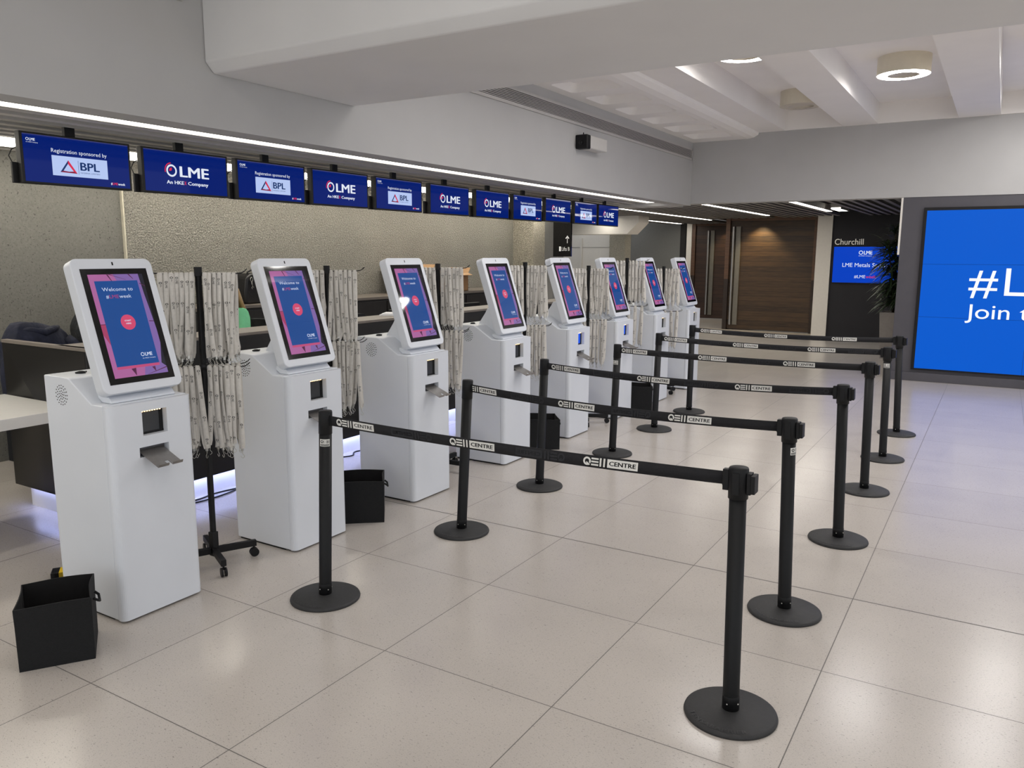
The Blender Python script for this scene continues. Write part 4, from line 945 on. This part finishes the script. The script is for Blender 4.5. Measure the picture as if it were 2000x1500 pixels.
def jacket(x, y, rz, w_, ztop, zbot, m, label, seed, dep=.13):
    rnd = random.Random(seed); t = thing('jacket', label, 'jacket', (x, y, 0), rz)
    n = 40; rings = []; K = 16
    for k in range(K + 1):
        f = k / K; z = ztop - (ztop - zbot) * f ** 1.1; sc = math.sin(min(1, f * 3.2 + .12) * math.pi / 2)
        pts = []
        for i in range(n):
            a = 2 * math.pi * i / n; c, s = math.cos(a), math.sin(a)
            rx = dep * (.35 + .65 * sc) * (1 + .10 * math.sin(a * 9 + k * .5 + seed)) ; ry = w_ * (.62 + .38 * sc) * (1 + .04 * math.sin(a * 7 + k * .8))
            px = rx * math.copysign(abs(c) ** .7, c); py = ry * math.copysign(abs(s) ** .75, s)
            zz = z + .025 * math.sin(py * 11 + seed) * (1 - f) - .05 * (abs(py) / w_) ** 2 * (1 - f)
            pts.append((px + .012 * math.sin(py * 23 + z * 17), py, zz))
        rings.append(pts)
    vs = [p for r_ in rings for p in r_]; fs = [(k * n + i, k * n + (i + 1) % n, (k + 1) * n + (i + 1) % n, (k + 1) * n + i) for k in range(K) for i in range(n)] + [tuple(range(n)), tuple(range(K * n, K * n + n))]
    b = MB(); b.add(vs, fs, m, True); b.build('body', t)
    for sg in (-1, 1):
        b = MB(); b.tube([(dep * .5, sg * w_ * .7, ztop - .13), (dep * 1.05, sg * w_ * .93, ztop - .2), (dep * 1.1, sg * w_ * .85, ztop - .36), (dep * .95, sg * w_ * .7, ztop - .52)], [.05, .06, .052, .045], m, n=12); b.build('sleeve', t)
    b = MB(); b.tube([(dep * .3, -.14, ztop - .035), (dep * .65, -.08, ztop - .04), (dep * .8, 0, ztop - .06), (dep * .65, .08, ztop - .04), (dep * .3, .14, ztop - .035)], [.015, .025, .028, .025, .015], m, n=10); b.build('collar', t)
jacket(-2.80, .52, R(5), .25, 1.25, .62, M_navy, 'navy jacket draped over a chair back behind the counter end', 3)
jacket(-2.80, 1.05, R(-8), .25, 1.375, .66, M_coat, 'black coat draped on a chair back beside the navy jacket', 8, .15)
# monitors
def monitor(x, y, rz, label):
    t = thing('monitor', label, 'monitor', (x, y, .75), rz, 'monitors on the counter desk')
    b = MB(); b.box(-.02, .02, -.25, .25, .12, .43, M_black); b.build('casing', t, bevel=.008)
    b = MB(); b.box(-.0215, -.0205, -.235, .235, .14, .415, M_glass); b.build('screen', t)
    b = MB(); b.box(.02, .045, -.03, .03, 0.01, .25, M_black); b.box(-.08, .1, -.11, .11, 0, .012, M_black); b.build('stand', t, bevel=.003)
for (x, y, r_, l) in ((-2.35, 2.75, .1, 'back of the black monitor right of the blonde person'), (-2.35, 5.25, -.1, 'dark monitor below the carton, left of the fourth kiosk'), (-2.38, 6.6, 0, 'dark monitor behind the fourth kiosk'), (-2.36, 4.1, .1, 'dark monitor behind the third kiosk')): monitor(x, y, r_, l)
# paper stack on ledge
b = MB(); b.box(-.15, .15, -.11, .11, 0, .012, M_paper); b.box(-.13, .165, -.10, .115, .0125, .022, M_paper); o = b.build('paper_stack', loc=(-1.88, 3.42, 1.169), rot=(0, 0, .5)); tag(o, 'small stack of white paper on the counter ledge left of the third kiosk', 'paper')
b = MB(); b.box(-.12, .12, -.15, .15, 0, .012, M_paper); o = b.build('paper_stack', loc=(-2.45, 1.90, .751), rot=(0, 0, .2)); tag(o, 'white papers on the desk in front of the blonde person', 'paper')
# handbag on cabinet
t = thing('handbag', 'black leather handbag with metal ring on the cabinet behind the person', 'bag', (-3.62, 3.16, 1.236), R(10))
b = MB(); b.prism([(-.17, 0), (.17, 0), (.19, .12), (.16, .27), (.10, .31), (-.10, .31), (-.16, .27), (-.19, .12)], -.09, .09, M_leather, fn=lambda p, a: (a, p[0], p[1])); b.build('body', t, bevel=.025, seg=3)
b = MB(); b.tube([(.03, -.10, .28), (.05, -.10, .325), (.06, -.05, .345), (.06, .05, .345), (.05, .10, .325), (.03, .10, .28)], .009, M_leather, n=8); b.build('handle', t)
b = MB(); b.tube([(.097, -.10 + .018 * math.cos(a), .25 + .022 * math.sin(a)) for a in [k * math.pi / 6 for k in range(13)]], .0035, M_chrome, n=6); b.tube([(.097, -.10, .228), (.1, -.10, .20), (.1, -.09, .175)], .004, M_chrome, n=6)
b.tube([(.099, -.09 + .014 * math.cos(a), .165 + .012 * math.sin(a)) for a in [k * math.pi / 5 for k in range(8)]], .003, M_chrome, n=6); b.build('ring', t, label=None) if False else b.build('ring', t)
# cartons
def carton(x, y, z, a, w_, d, h, label, logo=False, openf=True):
    t = thing('carton', label, 'box', (x, y, z), a)
    b = MB(); b.box(-d, d, -w_, w_, 0, .006, M_card)
    for (x0, x1, y0_, y1_) in ((-d, d, -w_, -w_ + .006), (-d, d, w_ - .006, w_), (-d, -d + .006, -w_, w_), (d - .006, d, -w_, w_)): b.box(x0, x1, y0_, y1_, 0, h, M_card)
    b.build('body', t)
    if openf:
        for k, (ax, sg) in enumerate((('x', 1), ('x', -1), ('y', 1), ('y', -1))):
            b = MB(); tl = R((35, 20, 50, 10)[k])
            if ax == 'x': b.add([(sg * d, -w_, h), (sg * d, w_, h), (sg * (d + .10 * math.cos(tl)), w_ * .98, h + .10 * math.sin(tl) * (1 if k else -.5)), (sg * (d + .10 * math.cos(tl)), -w_ * .98, h + .10 * math.sin(tl) * (1 if k else -.5))], [(0, 1, 2, 3)], M_carton)
            else: b.add([(-d, sg * w_, h), (d, sg * w_, h), (d * .98, sg * (w_ + .10 * math.cos(tl)), h + .10 * math.sin(tl)), (-d * .98, sg * (w_ + .10 * math.cos(tl)), h + .10 * math.sin(tl))], [(0, 1, 2, 3)], M_carton)
            o = b.build('flap', t, weld=False); so = o.modifiers.new('s', 'SOLIDIFY'); so.thickness = .004
    if logo:
        b = MB(); X = lambda u, v, l: (u, -w_ - .001, v) if False else (d + .001, u, v); b.ring(w_ * .45, h * .42, .028, .036, X, M_lprint); b.text('2', w_ * .45 - .014, h * .42 - .018, .036, X, M_lprint, bold=True); b.build('printed_mark', t, weld=False)
carton(-3.66, 6.62, 1.236, 0, .30, .2, .25, 'open brown carton with torn flaps on the cabinet left of the fourth kiosk', True)
carton(-3.7, 5.9, 1.236, .1, .26, .2, .30, 'second brown carton on the cabinet hidden behind the lanyards', False)

# ================================================================== PERSON
def person():
    px, py = -2.88, 2.40
    t = thing('person', 'seated person with long blonde hair and mint green top behind the counter', 'person', (px, py, 0), R(-84)); t.scale = (.98, .92, 1.045)
    # local frame: faces +X
    J = {'pelvis': (0, 0, .52, .115), 'waist': (.03, 0, .68, .098), 'chest': (.10, 0, .88, .118), 'neckb': (.155, 0, 1.02, .055), 'neck': (.185, 0, 1.07, .045), 'skull': (.235, 0, 1.16, .078), 'crown': (.215, 0, 1.235, .070), 'face': (.285, 0, 1.145, .056), 'chin': (.285, 0, 1.085, .030)}
    for s, n in ((1, 'l'), (-1, 'r')):
        J.update({'sh' + n: (.115, .155 * s, .985, .055), 'el' + n: (.20, .23 * s, .76, .040), 'wr' + n: (.42, .14 * s, .795, .026), 'pa' + n: (.48, .12 * s, .79, .030),
                  'hip' + n: (.03, .09 * s, .51, .085), 'kn' + n: (.42, .11 * s, .50, .058), 'an' + n: (.42, .11 * s, .10, .036), 'to' + n: (.56, .12 * s, .045, .032)})
    E_ = [('pelvis', 'waist'), ('waist', 'chest'), ('chest', 'neckb'), ('neckb', 'neck'), ('neck', 'skull'), ('skull', 'crown'), ('skull', 'face'), ('face', 'chin')]
    for n in 'lr': E_ += [('chest', 'sh' + n), ('sh' + n, 'el' + n), ('el' + n, 'wr' + n), ('wr' + n, 'pa' + n), ('pelvis', 'hip' + n), ('hip' + n, 'kn' + n), ('kn' + n, 'an' + n), ('an' + n, 'to' + n)]
    # fingers and thumb
    for s, n in ((1, 'l'), (-1, 'r')):
        for k in range(4):
            yo = (k - 1.5) * .019; ln = (.062, .075, .07, .055)[k] if s > 0 else (.055, .07, .075, .062)[k]
            J['f%s%da' % (n, k)] = (.52, .12 * s + yo, .79, .0085); J['f%s%db' % (n, k)] = (.52 + ln * .6, .12 * s + yo * 1.1, .785, .008); J['f%s%dc' % (n, k)] = (.52 + ln, .12 * s + yo * 1.15, .768, .007)
            E_ += [('pa' + n, 'f%s%da' % (n, k)), ('f%s%da' % (n, k), 'f%s%db' % (n, k)), ('f%s%db' % (n, k), 'f%s%dc' % (n, k))]
        J['t%sa' % n] = (.485, .12 * s - .04 * s, .785, .0095); J['t%sb' % n] = (.515, .12 * s - .055 * s, .78, .0085); E_ += [('pa' + n, 't%sa' % n), ('t%sa' % n, 't%sb' % n)]
    for k_ in list(J):
        if k_[:2] not in ('an', 'to'):
            q = J[k_]; arm = k_[:2] in ('wr', 'pa') or k_[0] == 'f' and k_ != 'face' or (k_[0] == 't' and k_[:2] != 'to'); J[k_] = (q[0], q[1], q[2] + (.0 if arm else .17 if q[2] > .8 else .09), q[3])
    def skin(names, edges, m, name, grow=0.0, sub=2, root='pelvis'):
        ids = {k: i for i, k in enumerate(names)}; me = bpy.data.meshes.new(name); me.from_pydata([J[k][:3] for k in names], [(ids[a], ids[b]) for a, b in edges], [])
        o = bpy.data.objects.new(name, me); COL.objects.link(o); o.parent = t; me.materials.append(m)
        sk = o.modifiers.new('skin', 'SKIN'); sk.use_smooth_shade = True
        me.skin_vertices[0].data
        for k in names: r_ = J[k][3] + grow; me.skin_vertices[0].data[ids[k]].radius = (r_, r_)
        for v in me.skin_vertices[0].data: v.use_root = False
        me.skin_vertices[0].data[ids[root]].use_root = True
        ss = o.modifiers.new('sub', 'SUBSURF'); ss.levels = sub; ss.render_levels = sub
        return o
    body = skin(list(J), E_, M_skin, 'body')
    skin(['pelvis', 'waist', 'chest', 'neckb', 'shl', 'ell', 'shr', 'elr'], [('pelvis', 'waist'), ('waist', 'chest'), ('chest', 'neckb'), ('chest', 'shl'), ('shl', 'ell'), ('chest', 'shr'), ('shr', 'elr')], M_green, 'top', .016, root='chest')
    skin(['pelvis', 'hipl', 'knl', 'anl', 'hipr', 'knr', 'anr'], [('pelvis', 'hipl'), ('hipl', 'knl'), ('knl', 'anl'), ('pelvis', 'hipr'), ('hipr', 'knr'), ('knr', 'anr')], M_trous, 'trousers', .012)
    # facial features: nose, eyes, mouth, ears (raised with the head)
    UP = .17
    def lift(o): o.location = (0, 0, UP)
    b = MB(); b.ball((.352, 0, 1.135), (.018, .012, .018), M_skin); b.ball((.345, 0, 1.10), (.010, .022, .006), mat('lips', (170, 80, 84), .5, noise=.05)); 
    for s in (-1, 1): b.ball((.335, .026 * s, 1.162), (.010, .013, .007), mat('eye_dark', (50, 36, 32), .3, noise=.05)); b.ball((.235, .082 * s, 1.14), (.014, .008, .022), M_skin)
    lift(b.build('face_features', t))
    # hair: cap plus long locks hanging forward of the shoulders
    b = MB(); vs = []; n = 28; K = 12
    for k in range(K + 1):
        ph = math.pi / 2 - k / K * R(125)
        for i in range(n):
            a = 2 * math.pi * i / n; c = math.cos(a); front = max(0, c)
            lim = ph if ph > R(20) else R(20) * front ** .5 + ph * (1 - front ** .5)
            vs.append((.215 + .103 * math.cos(lim) * math.cos(a), .101 * math.cos(lim) * math.sin(a) * (1 + .02 * math.sin(a * 9)), 1.19 + .112 * math.sin(lim)))
    b.add(vs, [(k * n + i, k * n + (i + 1) % n, (k + 1) * n + (i + 1) % n, (k + 1) * n + i) for k in range(K) for i in range(n)], M_hair, True)
    for s in (-1, 1):
        for k in range(9):
            x0 = .135 + k * .013; b.tube([(x0, .078 * s, 1.23), (x0 + .012, .094 * s, 1.14), (x0 + .02, .096 * s + .008 * math.sin(k * 1.7), 1.02), (x0 + .03, .088 * s + .01 * math.sin(k * 2.3), .92), (x0 + .03, .08 * s, .84 - .012 * (k % 4))], [.014, .016, .015, .012, .003], M_hair, n=8)
    for k in range(7): y_ = (k - 3) * .028; b.tube([(.12, y_, 1.2), (.08, y_ * 1.1, 1.08), (.02, y_ * 1.2, .95), (.005, y_ * 1.2, .86)], [.02, .022, .02, .008], M_hair, n=8)
    lift(b.build('hair', t))
person()
